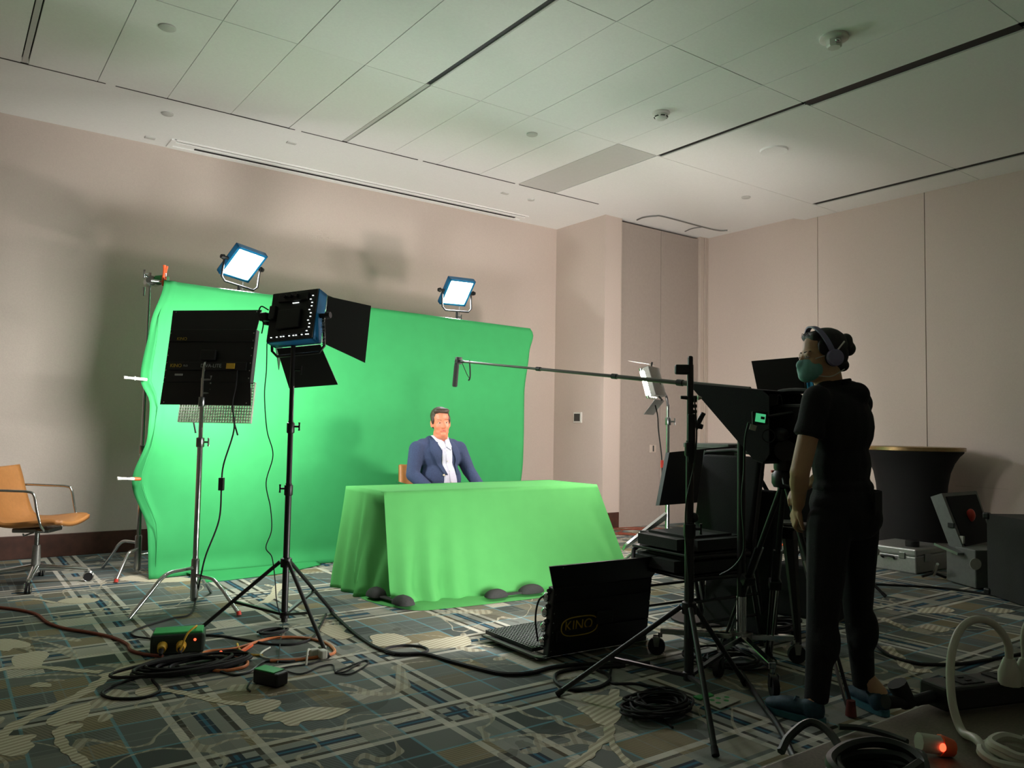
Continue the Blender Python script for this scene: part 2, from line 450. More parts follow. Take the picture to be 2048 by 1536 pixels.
motif([(5.957, 2.544), (6.089, 2.521), (6.091, 2.403), (5.935, 2.423), (5.898, 2.484)])

# walls
def wallbox(name, c, d, m='wall', parent=None):
    o = MB().box(c, d).build(name, m, parent)
    if parent is None: struct(o)
    return o
wb = wallbox('wall_back', ((XL + XC) / 2 + .05, YB + .06, 1.98), (XC - XL + .1, .12, 3.96))
wallbox('wall_left', (XL - .06, (YB + YR) / 2, 1.98), (.12, YB - YR, 3.96))
wallbox('wall_rear', ((XL + XR) / 2, YR - .06, 1.98), (XR - XL, .12, 3.96))
wcol = wallbox('wall_column', (XC + .135, (YD + YB) / 2 + .05, 1.98), (.27, YB - YD + .1, 3.96))
wallbox('wall_door', ((XC + XR) / 2 + .14, YD + .22, 1.98), (XR - XC - .2, .12, 3.96))
wr = wallbox('wall_right', (XR + .09, (YB + YR) / 2, 1.98), (.12, YB - YR, 3.96))
seams = [YB - .4, 5.42, 4.15, 2.6, 1.05, -.5, YR]
for a, b_ in zip(seams[1:], seams[:-1]):
    MB().box((XR + .016, (a + b_) / 2, 1.96), (.032, b_ - a - .007, 3.90), bev=.002).build('wall_panel', 'wall', wr)
ap = MB().box((XR - .002, 4.23, .85), (.012, .16, 1.7)).build('access_strip', 'wall', wr)
tk = MB()
tk.box((8.448, 3.625, 0.696), (.006, .5, .01)); tk.build('wall_scuff', 'wall_trim', wr)
# baseboards
struct(MB().box(((XL + XC) / 2, YB - .008, .1), (XC - XL, .016, .2), bev=.004).build('baseboard_back', 'baseboard'))
struct(MB().box((XC - .008, (YB + YD) / 2, .1), (.016, YB - YD, .2), bev=.004).build('baseboard_column', 'baseboard'))
struct(MB().box((XC + .125, YD - .008, .1), (.28, .016, .2), bev=.004).build('baseboard_front', 'baseboard'))
# tall double door with hinges, jamb and post
def leaf(name, x0, x1, hinge):
    d = struct(MB().box(((x0 + x1) / 2, YD + .05, 1.915), (x1 - x0 - .006, .045, 3.83), bev=.003).build(name, 'door'))
    if hinge:
        for z in (3.55, 2.50, 1.62, .56):
            MB().cyl((x0 - .008, YD + .018, z - .075), (x0 - .008, YD + .018, z + .075), .011, n=10).build('hinge', 'nickel', d, True)
    return d
d1 = leaf('door_1', 6.84, 7.566, True)
d2 = leaf('door_2', 7.568, 8.295, False)
MB().box((8.24, YD + .012, 1.32), (.02, .03, .09)).build('door_pull', 'black_metal', d2)
tr = struct(MB().box((8.335, YD + .06, 1.93), (.075, .14, 3.86), bev=.004).build('trim_1', 'wall_trim'))
struct(MB().box((8.392, YD + .03, 1.93), (.03, .1, 3.86), bev=.004).build('trim_2', 'wall_trim'))
struct(MB().box((8.43, YD + .04, 1.93), (.035, .12, 3.86), bev=.004).build('trim_3', 'wall_trim'))
struct(MB().box((6.828, YD + .05, 1.93), (.022, .09, 3.86)).build('trim_4', 'wall_trim'))

# ceiling: deck, soffit and the panel grid
ceil = struct(MB().box(((XL + XR) / 2, (YB + YR) / 2, 3.99), (XR - XL + .3, YB - YR + .3, .06)).build('ceiling', 'slot_black'))
YE = 6.685
sof = MB().prism([(XL, YE + .012), (6.06, YE + .012), (6.06, 6.4), (XR, 5.3), (XR, YB + .05), (XL, YB + .05)], ZS, ZS + .05).build('soffit', 'ceiling', ceil)
SLOT = {(1, 1): .035, (2, 1): .042, (2, 2): .10, (2, 3): .10, (3, 1): .07, (3, 2): .07, (3, 3): .07, (1, 2): .04}
rows = [(YE, 5.15), (5.15, 3.59), (3.59, 2.045), (2.045, .5), (.5, -1.045), (-1.045, YR)]
XS = [.37 + 2.515 * k for k in range(-2, 4)]      # slot lines
def panel(poly, z=ZM, th=.03, m='ceiling'):
    return MB().prism(poly, z, z + th).build('ceiling_panel', m, ceil)
g = .003
for ri, (y1, y0) in enumerate(rows):
    for k in range(-2, 4):
        xs = XS[k + 2]
        sw_ = SLOT.get((k, ri), .03) + .015
        if k == 3:        # narrow strip along the right wall
            x0 = xs + sw_
            if ri == 0: continue
            panel([(x0, y0 + g), (XR, y0 + g), (XR, y1 - g), (x0, y1 - g)]); continue
        n = 5
        if k == 2 and ri <= 3:
            if ri == 0:
                q = [(xs + .01, y0 + g), (XR, y0 + g), (XR, 5.60), (8.182, 5.677, 3.810)[:2], (6.06, YE), (xs + .01, YE)]
            else:
                q = [(xs + sw_, y0 + g), (XS[5] - g, y0 + g), (XS[5] - g, y1 - g), (xs + sw_, y1 - g)]
            panel(q); continue
        for j in range(n):
            a = xs + j * .503 + (sw_ if j == 0 else 0); b_ = xs + (j + 1) * .503
            dz = random.uniform(-.0015, .0015)
            mm = 'ceiling_metal' if (k == 1 and j == 4 and ri == 0) else 'ceiling'
            panel([(a + g, y0 + g), (b_ - g, y0 + g), (b_ - g, y1 - g), (a + g, y1 - g)], ZM + dz, .03, mm)
# closed slots carry a pale metal trim, open ones a black strip painted as the plenum's dark
for xs, (y1, y0) in ((XS[2], rows[0]), (XS[3], rows[0]), (XS[2], rows[1])):
    MB().box((xs + .022, (y1 + y0) / 2, ZM + .008), (.034, y1 - y0 - .01, .012), bev=.002).build('slot_trim', 'ceiling_metal', ceil)
for (k, ri), w_ in SLOT.items():
    y1, y0 = rows[ri]; xs = XS[k + 2]
    MB().box((xs + w_ / 2, (y1 + y0) / 2, ZM + .006), (w_, y1 - y0 - .03, .006)).build('slot_dark_strip', 'slot_black', ceil)
    MB().box((xs + w_ + .008, (y1 + y0) / 2, ZM + .002), (.014, y1 - y0 - .01, .012), bev=.002).build('slot_trim', 'ceiling_metal', ceil)
for a, b_ in ((-3.2, .93), (1.0, 2.44), (2.5, 3.68), (3.74, 4.86), (4.92, 6.06)):
    MB().box(((a + b_) / 2, YE + .004, ZM + .001), (b_ - a, .016, .006)).build('slot_line', 'slot_black', ceil)

# ceiling fittings
def disc(label, c, r, z, name='sprinkler_cover', cat='sprinkler cover'):
    o = MB().lathe([(0, -.012), (r * .9, -.012), (r, -.008), (r, .002)], (c[0], c[1], z), 24).build(name, 'ceiling_metal', smooth=True, origin=(c[0], c[1], z))
    tag(o, label, cat, 'flush discs in the ceiling'); return o
disc('flush white disc on the panel ceiling at the upper left', (1.107, 5.462, 3.810), .055, ZM)
disc('flush white disc on the pale soffit above the wall diffuser', (1.479, 7.151, 3.860), .05, ZS)
disc('flush white disc on the ceiling above the boom microphone', (4.140, 5.454, 3.810), .05, ZM)
disc('flush white disc on the ceiling left of the right wall top', (7.130, 5.450, 3.810), .05, ZM)
disc('small flush disc on the soffit, right of the long diffuser', (5.450, 7.179, 3.860), .04, ZS)
for lb, c in (('tiny square plate on the soffit above the left end of the long diffuser', (2.579, 7.150, 3.860)), ('tiny square plate on the soffit near the right end of the long diffuser', (5.069, 7.166, 3.860)),
              ('tiny square plate on the soffit left of the long diffuser', (1.484, 7.866, 3.860))):
    o = MB().box((c[0], c[1], ZS - .005), (.09, .05, .012), bev=.003).build('ceiling_plate', 'ceiling_metal', origin=(c[0], c[1], ZS)); tag(o, lb, 'plate', 'small plates on the soffit')
c = (6.123, 4.369, 3.810)
sp = thing('ceiling_speaker', 'large round flush ceiling speaker with pale grille', 'speaker', (c[0], c[1], ZM))
MB().lathe([(.098, -.012), (.12, -.016), (.128, .002)], (c[0], c[1], ZM), 40).build('rim', 'ceiling', sp, True)
MB().lathe([(0, -.011), (.1, -.011), (.1, .002)], (c[0], c[1], ZM), 40).build('grille', 'speaker_grille', sp, True)
c = (4.677, 4.417, 3.810)
sd = thing('smoke_detector', 'white round smoke detector hanging on the middle of the ceiling', 'smoke detector', (c[0], c[1], ZM))
MB().lathe([(.072, .002), (.072, -.012), (.055, -.02)], (c[0], c[1], ZM), 28).build('base', 'white_plastic', sd, True)
MB().lathe([(.055, -.014), (.055, -.028), (.046, -.05), (.03, -.062), (0, -.064)], (c[0], c[1], ZM), 28).build('head', 'white_plastic', sd, True)
for k in range(6):
    a = k * math.pi / 3
    MB().box((c[0] + .05 * math.cos(a), c[1] + .05 * math.sin(a), ZM - .04), (.012, .034, .006), Matrix.Rotation(a, 3, 'Z')).build('vent', 'slot_black', sd)
c = (4.654, 2.859, 3.810)
sb = thing('strobe_alarm', 'round white alarm strobe with clear lens on the ceiling', 'alarm', (c[0], c[1], ZM))
MB().lathe([(.092, .002), (.092, -.014), (.08, -.022), (0, -.024)], (c[0], c[1], ZM), 32).build('base', 'white_plastic', sb, True)
MB().lathe([(.05, -.02), (.05, -.06), (.042, -.07), (0, -.072)], (c[0], c[1], ZM), 8).build('lens_guard', 'white_plastic', sb)
MB().ell((c[0] - .03, c[1] - .045, ZM - .045), (.022, .016, .012)).build('flash_tube', 'chrome', sb, True)
# long slot diffuser in the soffit
a = (1.677, 7.842, 3.860); b_ = (5.863, 7.789, 3.860)
df = thing('slot_diffuser', 'long white linear air diffuser with a black slot along the back wall', 'air diffuser', (a[0], 7.86, ZS))
x0, x1 = a[0] + .0, b_[0]
for nm, y, d, m, z in (('front_flange', 7.775, .03, 'ceiling', .01), ('inner_flange', 7.85, .02, 'ceiling', .008), ('back_flange', 7.99, .07, 'ceiling', .012)):
    MB().box(((x0 + x1) / 2, y, ZS - z / 2), (x1 - x0, d, z), bev=.002).build(nm, m, df)
MB().box(((x0 + x1) / 2 + .06, 7.925, ZS - .003), (x1 - x0 - .32, .03, .008)).build('slot', 'slot_black', df)
MB().box(((x0 + x1) / 2, 7.812, ZS - .001), (x1 - x0 - .04, .012, .004)).build('shadow_gap', 'slot_black', df)
MB().box((x0, 7.88, ZS - .006), (.05, .24, .016), bev=.003).build('end_cap', 'ceiling', df)
# curved curtain track by the door
tr_ = MB().tube(spline([(7.000, 7.007, 3.850), (6.978, 6.872, 3.850), (7.037, 6.734, 3.850), (7.164, 6.687, 3.850), (7.889, 6.710, 3.850), (8.187, 6.695, 3.850), (8.276, 6.620, 3.850)], 8), .009, 8).build('curtain_track', 'steel', smooth=True, origin=(7.164, 6.687, 3.850))
tag(tr_, 'thin curved track on the soffit above the tall doors', 'track')
tr2 = MB().tube(spline([(7.894, 7.010, 3.850), (7.850, 6.843, 3.850), (7.889, 6.710, 3.850)], 8), .007, 8).build('track_branch', 'steel', tr_, True)
# thermostat and switch plate
p = (6.550, 7.560, 1.355)
th = thing('thermostat', 'square white thermostat with dark grey screen on the column wall', 'thermostat', (XC, p[1], p[2]))
MB().box((XC - .012, p[1], p[2]), (.024, .15, .135), bev=.005).build('housing', 'white_plastic', th)
MB().box((XC - .026, p[1], p[2]), (.006, .108, .094), bev=.001).build('screen', 'screen_dark', th)
p = (7.436, 7.120, 0.977)
sw = thing('switch_plate', 'pale recessed flush pull with dark slot on the tall door', 'door pull', (p[0], YD + .028, p[2]))
MB().box((p[0], YD + .022, p[2]), (.11, .012, .10), bev=.003).build('plate', 'wall_trim', sw)
MB().box((p[0], YD + .015, p[2]), (.022, .006, .075)).build('slot', 'screen_dark', sw)

# ================================================================ STANDS AND LAMPS
def knob(mb, p, d, r=.012, L=.04):
    """T-handle: shank and cross wing"""
    p = Vector(p); d = Vector(d).normalized(); e = p + d * L
    mb.cyl(p, e, r * .5, n=8)
    u = d.cross(Vector((0, 0, 1))); u = u.normalized() if u.length > .1 else Vector((1, 0, 0))
    v = d.cross(u)
    mb.tube([e - v * r * 2.0, e - v * r, e + v * r, e + v * r * 2.0], [r * .55, r * .4, r * .4, r * .55], 8)
SR = Vector((.8085, -.5885, 0))     # a horizontal direction used for knobs (to the right as the crew stands)
AW = Vector((.5885, .8085, 0))

def cstand(t, base, segs, feet, tips=('steel',) * 3, knob_z=()):
    """chrome turtle-base stand: segs = [(z0, z1, radius)], feet = floor points"""
    bx, by = base
    for i, (z0, z1, r) in enumerate(segs):
        MB().tube([(bx, by, z0), (bx, by, z1)], r, 14).build('column' if i == 0 else 'riser', 'chrome', t, True)
        if i: MB().lathe([(r + .007, -.05), (r + .012, -.045), (r + .012, .012), (r + .004, .016)], (bx, by, z0), 14).build('collar', 'steel', t, True)
    MB().lathe([(.012, .03), (.02, .035), (.026, .06), (.026, .30), (.02, .31)], (bx, by, 0), 16).build('leg_hub', 'steel', t, True)
    for i, f in enumerate(feet):
        d = Vector((f[0] - bx, f[1] - by, 0)); z = .25 - .05 * i
        p = lambda k, zz: (bx + d.x * k, by + d.y * k, zz)
        pts = spline([p(0, z), p(.2, z), p(.42, z - .005), p(.56, z - .04), p(.68, z * .62), p(1, .012)], 5)
        lg = MB().tube(pts, .0125, 10).build('leg', 'chrome', t, True)
        if tips[i] != 'steel':
            MB().tube([p(.985, .03), p(1.0, .006)], [.014, .016], 10).build('foot_tip', tips[i], lg, True)
    for z in knob_z:
        m = MB(); knob(m, (bx, by, z), SR, .014, .055); m.build('clamp_knob', 'steel', t, True)

def tripod(t, base, hub_z, top_segs, feet, brace=.6, m='black_metal', r_leg=.011, col_bottom=.09, knobs=(), brace_mat=None):
    bx, by = base
    for i, (z0, z1, r) in enumerate(top_segs):
        MB().tube([(bx, by, z0), (bx, by, z1)], r, 14).build('column' if i == 0 else 'riser', m, t, True)
        if i: MB().lathe([(r + .004, -.05), (r + .009, -.045), (r + .009, .01), (r + .002, .014)], (bx, by, z0), 14).build('collar', m, t, True)
    MB().lathe([(.02, -.03), (.032, -.028), (.032, .02), (.022, .026)], (bx, by, hub_z), 14).build('hub', m, t, True)
    MB().lathe([(.018, -.02), (.026, -.016), (.026, .016), (.018, .02)], (bx, by, col_bottom + .02), 14).build('lower_hub', m, t, True)
    for f in feet:
        d = Vector((f[0] - bx, f[1] - by, 0)).normalized()
        a = Vector((bx, by, hub_z)) + d * .035; b = Vector((f[0], f[1], .012))
        lg = MB().tube([a, b], r_leg, 10).build('leg', m, t, True)
        e = (b - a).normalized()
        MB().tube([b - e * .03, b + e * .004], [r_leg * 1.15, r_leg * 1.25], 10).build('rubber_foot', 'rubber', lg, True)
        q = a.lerp(b, brace)
        MB().box((Vector((bx, by, col_bottom + .02)) + q) / 2, (.020, (q - Vector((bx, by, col_bottom + .02))).length, .014), frame(q - Vector((bx, by, col_bottom + .02)))).build('brace', brace_mat or m, t)
    for z, s in knobs:
        k = MB(); knob(k, (bx, by, z), SR * s, .012, .05); k.build('clamp_knob', m, t, True)

def led_material(name, color, es):
    return mat(name, (255, 255, 255), .5, emit=color, es=es, var=0.)

def led_panel(t, c, fwd, size, rl, emis, doors=(), back=True, depth=.075, yoke_drop=.06, letter=None, stand_dir=-1):
    """square LED head: blue housing, black back, glowing face, U yoke, barn doors. local x right of fwd, y = fwd, z up"""
    R = roll(frame(fwd), rl); M = TR(c, R); h = size / 2
    hs = MB(M)
    for (cx, cz, dx, dz) in ((0, h - .012, size, .024), (0, -h + .012, size, .024), (-h + .012, 0, .024, size), (h - .012, 0, .024, size)):
        hs.box((cx, 0, cz), (dx, depth, dz), bev=.003)
    hs.build('housing', 'blue_frame', t)
    MB(M).box((0, depth / 2 - .02, 0), (size - .05, .006, size - .05)).build('light_face', emis, t)
    bp = MB(M).box((0, -depth / 2 - .004, 0), (size - .008, .012, size - .008), bev=.004).build('back_plate', 'black_paint', t)
    if back:
        q = MB(M)
        for k, (x, z, w_, hh, dd) in enumerate(((-.01, -.03, .15, .12, .022), (.0, .11, .2, .05, .012), (-.12, .02, .04, .08, .03), (.03, -.11, .16, .03, .012))):
            q.box((x, -depth / 2 - .012 - dd / 2, z), (w_, dd, hh), bev=.004)
        q.build('control_block', 'black_plastic', bp)
        for k in range(3):
            MB(M).cyl((-.05 + .04 * k, -depth / 2 - .02, .115), (-.05 + .04 * k, -depth / 2 - .045, .115), .011, n=12).build('dial', 'black_plastic', bp, True)
        vt = []
        for k in range(12): vt.append((h - .03 - .012 * (k % 3 == 1), .11 - .022 * k))
        for k in range(9): vt.append((-.12 + .028 * k + (.01 if k % 3 else 0), -h + .026))
        for k in range(4): vt.append((.0 + .011 * k, .075))
        for x, z in vt: MB(M).box((x, -depth / 2 - .012, z), (.009, .005, .0045)).build('vent_slit', 'vent_glint', bp)  # slits glow on their own to imitate light leaks and reflections
    # yoke
    w_ = h + .022
    pts = [(-w_, 0, .01), (-w_, 0, -h * .55), (-w_, 0, -h - yoke_drop + .035), (-w_ + .035, 0, -h - yoke_drop), (w_ - .035, 0, -h - yoke_drop), (w_, 0, -h - yoke_drop + .035), (w_, 0, -h * .55), (w_, 0, .01)]
    MY = TR(c, roll(frame(Vector((fwd[0], fwd[1], 0))), rl))     # the yoke hangs level while the head tilts in it
    MB(MY).tube(pts, .0085, 10).build('yoke', 'black_metal', t, True)
    for s in (-1, 1):
        k = MB(M); k.cyl((s * (h - .005), 0, 0), (s * (w_ + .02), 0, 0), .014, n=10); k.cyl((s * (w_ + .02), 0, 0), (s * (w_ + .045), 0, 0), .024, .018, n=10)
        k.build('yoke_knob', 'black_plastic', t, True)
    if letter:
        text(letter, .036, MY @ Matrix.Translation((w_, -.0105, -.10)) @ Matrix(((0, 1, 0, 0), (0, 0, -1, 0), (-1, 0, 0, 0), (0, 0, 0, 1))), 'silver_print', t)
    for side, ang, L in doors:
        A = math.radians(ang)
        a, b_ = (h - .01), (h + .03)
        # trapezoid leaning outward from the front edge
        o = math.sin(A) * L; f_ = math.cos(A) * L; y0 = depth / 2 + .006
        if side == 'R': q = [(h, y0, -a), (h, y0, a), (h + o, y0 + f_, b_), (h + o, y0 + f_, -b_)]
        if side == 'L': q = [(-h, y0, a), (-h, y0, -a), (-h - o, y0 + f_, -b_), (-h - o, y0 + f_, b_)]
        if side == 'T': q = [(-a, y0, h), (a, y0, h), (b_ * .9, y0 + f_, h + o), (-b_ * .9, y0 + f_, h + o)]
        if side == 'B': q = [(a, y0, -h), (-a, y0, -h), (-b_ * .9, y0 + f_, -h - o), (b_ * .9, y0 + f_, -h - o)]
        MB(M).slab(q, .004).build('barn_door', 'black_metal', t)
    return MY

# ---- left chrome stand that carries the corner of the green backdrop
lb = (1.33, 6.80)
t = thing('backdrop_stand', 'chrome turtle-base stand holding the upper left corner of the green backdrop', 'light stand', (lb[0], lb[1], 0))
cstand(t, lb, [(.03, 1.0, .0175), (1.0, 1.75, .0145), (1.75, 2.40, .011)], [(1.146, 7.196, 0.000), (1.134, 6.527, 0.000), (1.75, 7.05, 0)], ('steel', 'red', 'steel'), (.97,))
hd = MB(); hd.cyl((lb[0], lb[1] - .05, 2.33), (lb[0], lb[1] + .05, 2.33), .04, n=18); hd.cyl((lb[0] + .05, lb[1] - .07, 2.33), (lb[0] + .05, lb[1] + .03, 2.33), .034, n=18)
hd.box((lb[0] - .035, lb[1] - .03, 2.37), (.03, .05, .03), bev=.004); hd.cyl((lb[0] - .05, lb[1] - .05, 2.27), (lb[0] - .05, lb[1] - .05, 2.20), .012, .008, n=10)
hd.build('grip_head', 'chrome', t, True)
k = MB(); knob(k, (lb[0] - .03, lb[1] - .06, 2.36), (-.6, -.8, .1), .017, .06); k.build('clamp_knob', 'chrome', t, True)
MB().cyl((lb[0] - .02, 6.66, 2.315), (5.05, 6.66, 2.262), .012, n=10).build('cross_bar', 'chrome', t, True)
MB().box((lb[0] + .07, lb[1] - .09, 2.345), (.07, .09, .05), Matrix.Rotation(.5, 3, 'Z'), bev=.006).build('green_tape', 'green_case', t)

# ---- twin-edge fluorescent head
def fluo_head(t, c, fwd, rl, W, Hh, top_ang, bot_ang, top_L, bot_L, letters, flare=.012):
    R = roll(frame(fwd), rl); M = TR(c, R)
    bd = MB(M).box((0, -.02, 0), (W, .05, Hh), bev=.006).build('housing', 'black_paint', t)
    for nm, s, ang, L in (('top_flap', 1, top_ang, top_L), ('bottom_flap', -1, bot_ang, bot_L)):
        A = math.radians(ang); z0 = s * Hh / 2; y0 = -.038
        q = [(-W / 2, y0, z0), (W / 2, y0, z0), (W / 2 + flare, y0 + math.cos(A) * L, z0 + s * math.sin(A) * L), (-W / 2 - flare, y0 + math.cos(A) * L, z0 + s * math.sin(A) * L)]
        fp = MB(M).slab(q, .006).build(nm, 'black_metal', t)
        for sx in (-1, 1):
            MB(M).cyl((sx * (W / 2 - .018), y0 + math.cos(A) * L * .9 - .004, z0 + s * math.sin(A) * L * .9), (sx * (W / 2 - .018), y0 + math.cos(A) * L * .9 - .008, z0 + s * math.sin(A) * L * .9), .004, n=8).build('rivet', 'chrome', fp, True)
    rv = MB(M)
    for k in range(7):
        z = -Hh / 2 + .03 + k * (Hh - .06) / 6
        for sx in (-1, 1):
            MB(M).cyl((sx * (W / 2 - .012), -.044, z), (sx * (W / 2 - .012), -.050, z), .004, n=8).build('rivet', 'chrome', bd, True)
    MB(M).box((0, -.052, -.075), (W - .07, .014, .055), bev=.003).build('name_bar', 'black_plastic', bd)
    MB(M).box((0, -.05, .10), (W - .02, .010, .006)).build('rear_seam', 'black_plastic', bd)
    MB(M).box((.0, -.056, .0), (.11, .03, .07), bev=.006).build('mount_plate', 'black_plastic', bd)
    F_ = M @ Matrix.Translation((0, -.062, 0)) @ Matrix(((1, 0, 0, 0), (0, 0, -1, 0), (0, 1, 0, 0), (0, 0, 0, 1)))
    for body, size, x, z, mm in letters:
        text(body, size, F_ @ Matrix.Translation((x, z, .0 if abs(z + .075) < .02 else -.012)), mm, bd)
    return M

kb = (1.42, 5.46)
t = thing('lamp_stand', 'chrome turtle-base stand under the fluorescent lamp at left', 'light stand', (kb[0], kb[1], 0))
cstand(t, kb, [(.03, 1.09, .0185), (1.09, 1.36, .0145), (1.36, 1.50, .012)], [(0.996, 5.264, 0.000), (1.584, 5.034, 0.000), (1.62, 5.80, 0)], ('steel', 'red', 'steel'), (1.075, 1.40, 1.49))
MB().tube(spline([(kb[0], kb[1], 1.48), (kb[0] + .005, kb[1], 1.56), (kb[0] + .012, kb[1] + .005, 1.60), (kb[0] + .04, kb[1] + .03, 1.635)], 5), .0105, 10).build('bent_spigot', 'chrome', t, True)
kd = Vector((.703, .694, -.158)).normalized()
kc = Vector((1.49, 5.495, 1.647))
t = thing('fluorescent_lamp', 'wide black fluorescent lamp head with louver on the chrome stand at left', 'studio lamp', kc)
MK = fluo_head(t, kc, kd, math.radians(0), .63, .37, 84, 84, .14, .15,
    [('KINO', .030, -.215, .115, 'gold_print'), ('KINO', .034, -.225, -.075, 'gold_print'), ('FLO', .018, -.155, -.075, 'silver_print'), ('DIVA-LITE', .034, .03, -.075, 'silver_print')])
MB(MK).box((.17, -.061, -.075), (.06, .004, .036)).build('orange_patch', 'yellow', t)
MB(MK).box((-.20, -.055, -.135), (.055, .006, .012)).build('label_strip', 'silver_print', t)
lv = MB(MK)
for k in range(29): lv.box((-.26 + k * .53 / 28, .11, -.29), (.0045, .022, .28))
for k in range(15): lv.box((.005, .11, -.43 + k * .02), (.53, .022, .004))
lo = lv.build('louver', 'louver', t); lo['kind'] = 'stuff'
for x, b2 in ((-.165, (.02, -.05)), (.135, (.03, -.06))):
    MB(MK).tube([(x, .13, -.415), (x + .008, .13, -.435), (x + b2[0] + .01, .13, -.45 + b2[1])], .006, 8).build('hanging_strap', 'rubber', t, True)
area('tube_glow', kc + kd * .135, kd + Vector((-.28, 0.14, -.22)), .52, .30, LIGHT['kino'], (1, .97, .93), t, 175)
cc = cable('hanging_cord', 'black cord with inline box hanging from the fluorescent lamp at left', [MK @ Vector((.215, -.05, -.09)), MK @ Vector((.225, -.06, -.2)), MK @ Vector((.205, -.04, -.33)), (1.615, 5.385, 1.158), (1.560, 5.403, 0.923), (1.553, 5.405, 0.774), (1.539, 5.383, 0.562),
    (1.463, 5.379, 0.339), (1.438, 5.383, 0.212), (1.432, 5.452, 0.000)[:2] + (.06,), (1.330, 5.191, 0.000)[:2] + (.012,), (1.204, 5.149, 0.000)[:2] + (.008,), (0.982, 4.981, 0.000)[:2] + (.008,), (0.945, 4.838, 0.000)[:2] + (.008,), (1.028, 4.712, 0.000)[:2] + (.008,)], .0055, 'rubber', 8)
p = Vector((1.552, 5.405, 0.797))
MB().box(p, (.034, .03, .085), frame(AW), bev=.004).build('inline_box', 'black_plastic', cc)

# ---- LED head with barn doors on the black tripod stand
sb_ = (1.665, 4.47)
t = thing('tripod_stand', 'black tripod light stand left of the desk', 'light stand', (sb_[0], sb_[1], 0))
tripod(t, sb_, .41, [(.07, .86, .0185), (.84, 1.22, .0155), (1.20, 1.60, .0135)], [(1.239, 4.715, 0.000), (1.681, 3.881, 0.000), (2.103, 4.807, 0.000)], .56, knobs=((.83, -1), (1.19, 1), (1.52, 1)))
ld = (Vector((3.55, 5.75, 1.25)) - Vector((1.67, 4.47, 1.86))).normalized()
lc = Vector((1.680, 4.466, 1.823))
t = thing('led_lamp', 'blue-edged LED panel with black barn doors seen from behind', 'studio lamp', lc)
ML = led_panel(t, lc, ld, .315, math.radians(-4), led_material('led_key', (255, 244, 232), LIGHT['led']), (('R', 28, .30), ('L', 30, .30), ('T', 10, .28), ('B', 42, .27)), True, .085, .055, letter='DRACAST')
MB().tube([Vector((sb_[0], sb_[1], 1.60)), Vector((sb_[0], sb_[1], 1.66))], .014, 12).build('yoke_receiver', 'black_metal', t, True)
MB(ML).tube(spline([(-.16, -.05, .06), (-.19, -.08, .08), (-.2, -.09, .03), (-.17, -.09, -.02), (-.19, -.08, -.08)], 5), .004, 6).build('head_lead', 'rubber', t, True)
MB(ML).box((-.185, -.05, .02), (.05, .06, .05), bev=.008).build('power_connector', 'black_plastic', t)
cable('hanging_cord', 'thin black cord dropping in waves from the LED panel beside the black stand', [ML @ Vector((-.17, -.06, -.14)), (1.516, 4.485, 1.512), (1.511, 4.487, 1.367), (1.530, 4.481, 1.167), (1.566, 4.469, 1.025), (1.535, 4.479, 0.868), (1.562, 4.470, 0.726), (1.572, 4.467, 0.598), (1.546, 4.475, 0.500),
    (1.579, 4.464, 0.443), (1.599, 4.458, 0.315), (1.610, 4.454, 0.202), (1.630, 4.446, 0.123), (1.726, 4.651, 0.000)[:2] + (.03,), (1.569, 4.262, 0.000)[:2] + (.008,), (1.449, 3.957, 0.000)[:2] + (.008,), (1.409, 3.865, 0.000)[:2] + (.03,)], .0035, 'rubber', 6)

# ---- two LED back lights behind the backdrop
def back_light(label, slabel, c, fwd, rl, sb):
    fwd = Vector(fwd)
    t = thing('led_back_light', label, 'studio lamp', c, 'lit LED panels above the backdrop')
    M = led_panel(t, c, fwd, .31, rl, led_material('led_back', (246, 247, 250), LIGHT['back']), (), False, .055, .045)
    s = thing('back_light_stand', slabel, 'light stand', (sb[0], sb[1], 0), 'stands of the back lights')
    top = M @ Vector((0, 0, -.21))
    sb = (top.x, top.y); s.location = (top.x, top.y, 0)
    tripod(s, sb, .45, [(.09, 1.1, .0165), (1.08, 1.85, .0135), (1.83, top.z - .06, .0115)], [(sb[0] + .45, sb[1] + .25, 0), (sb[0] - .4, sb[1] + .3, 0), (sb[0] + .02, sb[1] - .10, 0)], .55, m='chrome')
    MB().tube([(sb[0], sb[1], top.z - .08), (sb[0], sb[1], top.z + .01)], .013, 10).build('spigot', 'black_metal', s, True)
    k = MB(); knob(k, (sb[0], sb[1], top.z - .05), SR, .012, .045); k.build('clamp_knob', 'black_metal', s, True)
    lead = M @ Vector((-.05, -.03, -.15))
    MB().tube([lead, lead + Vector((0, 0, -.2)), lead + Vector((-.01, 0, -.6))], .004, 6).build('lead', 'rubber', t, True)
    return t
back_light('lit blue-framed LED panel above the left part of the backdrop', 'slim chrome stand under the left lit LED panel behind the backdrop', (2.060, 6.800, 2.579), (.205, -.674, -.71), math.radians(-7.3), (2.2, 7.2))
back_light('lit blue-framed LED panel above the right part of the backdrop', 'slim chrome stand under the right lit LED panel behind the backdrop', (4.230, 6.800, 2.588), (.028, -.748, -.663), math.radians(2.1), (4.4, 7.2))

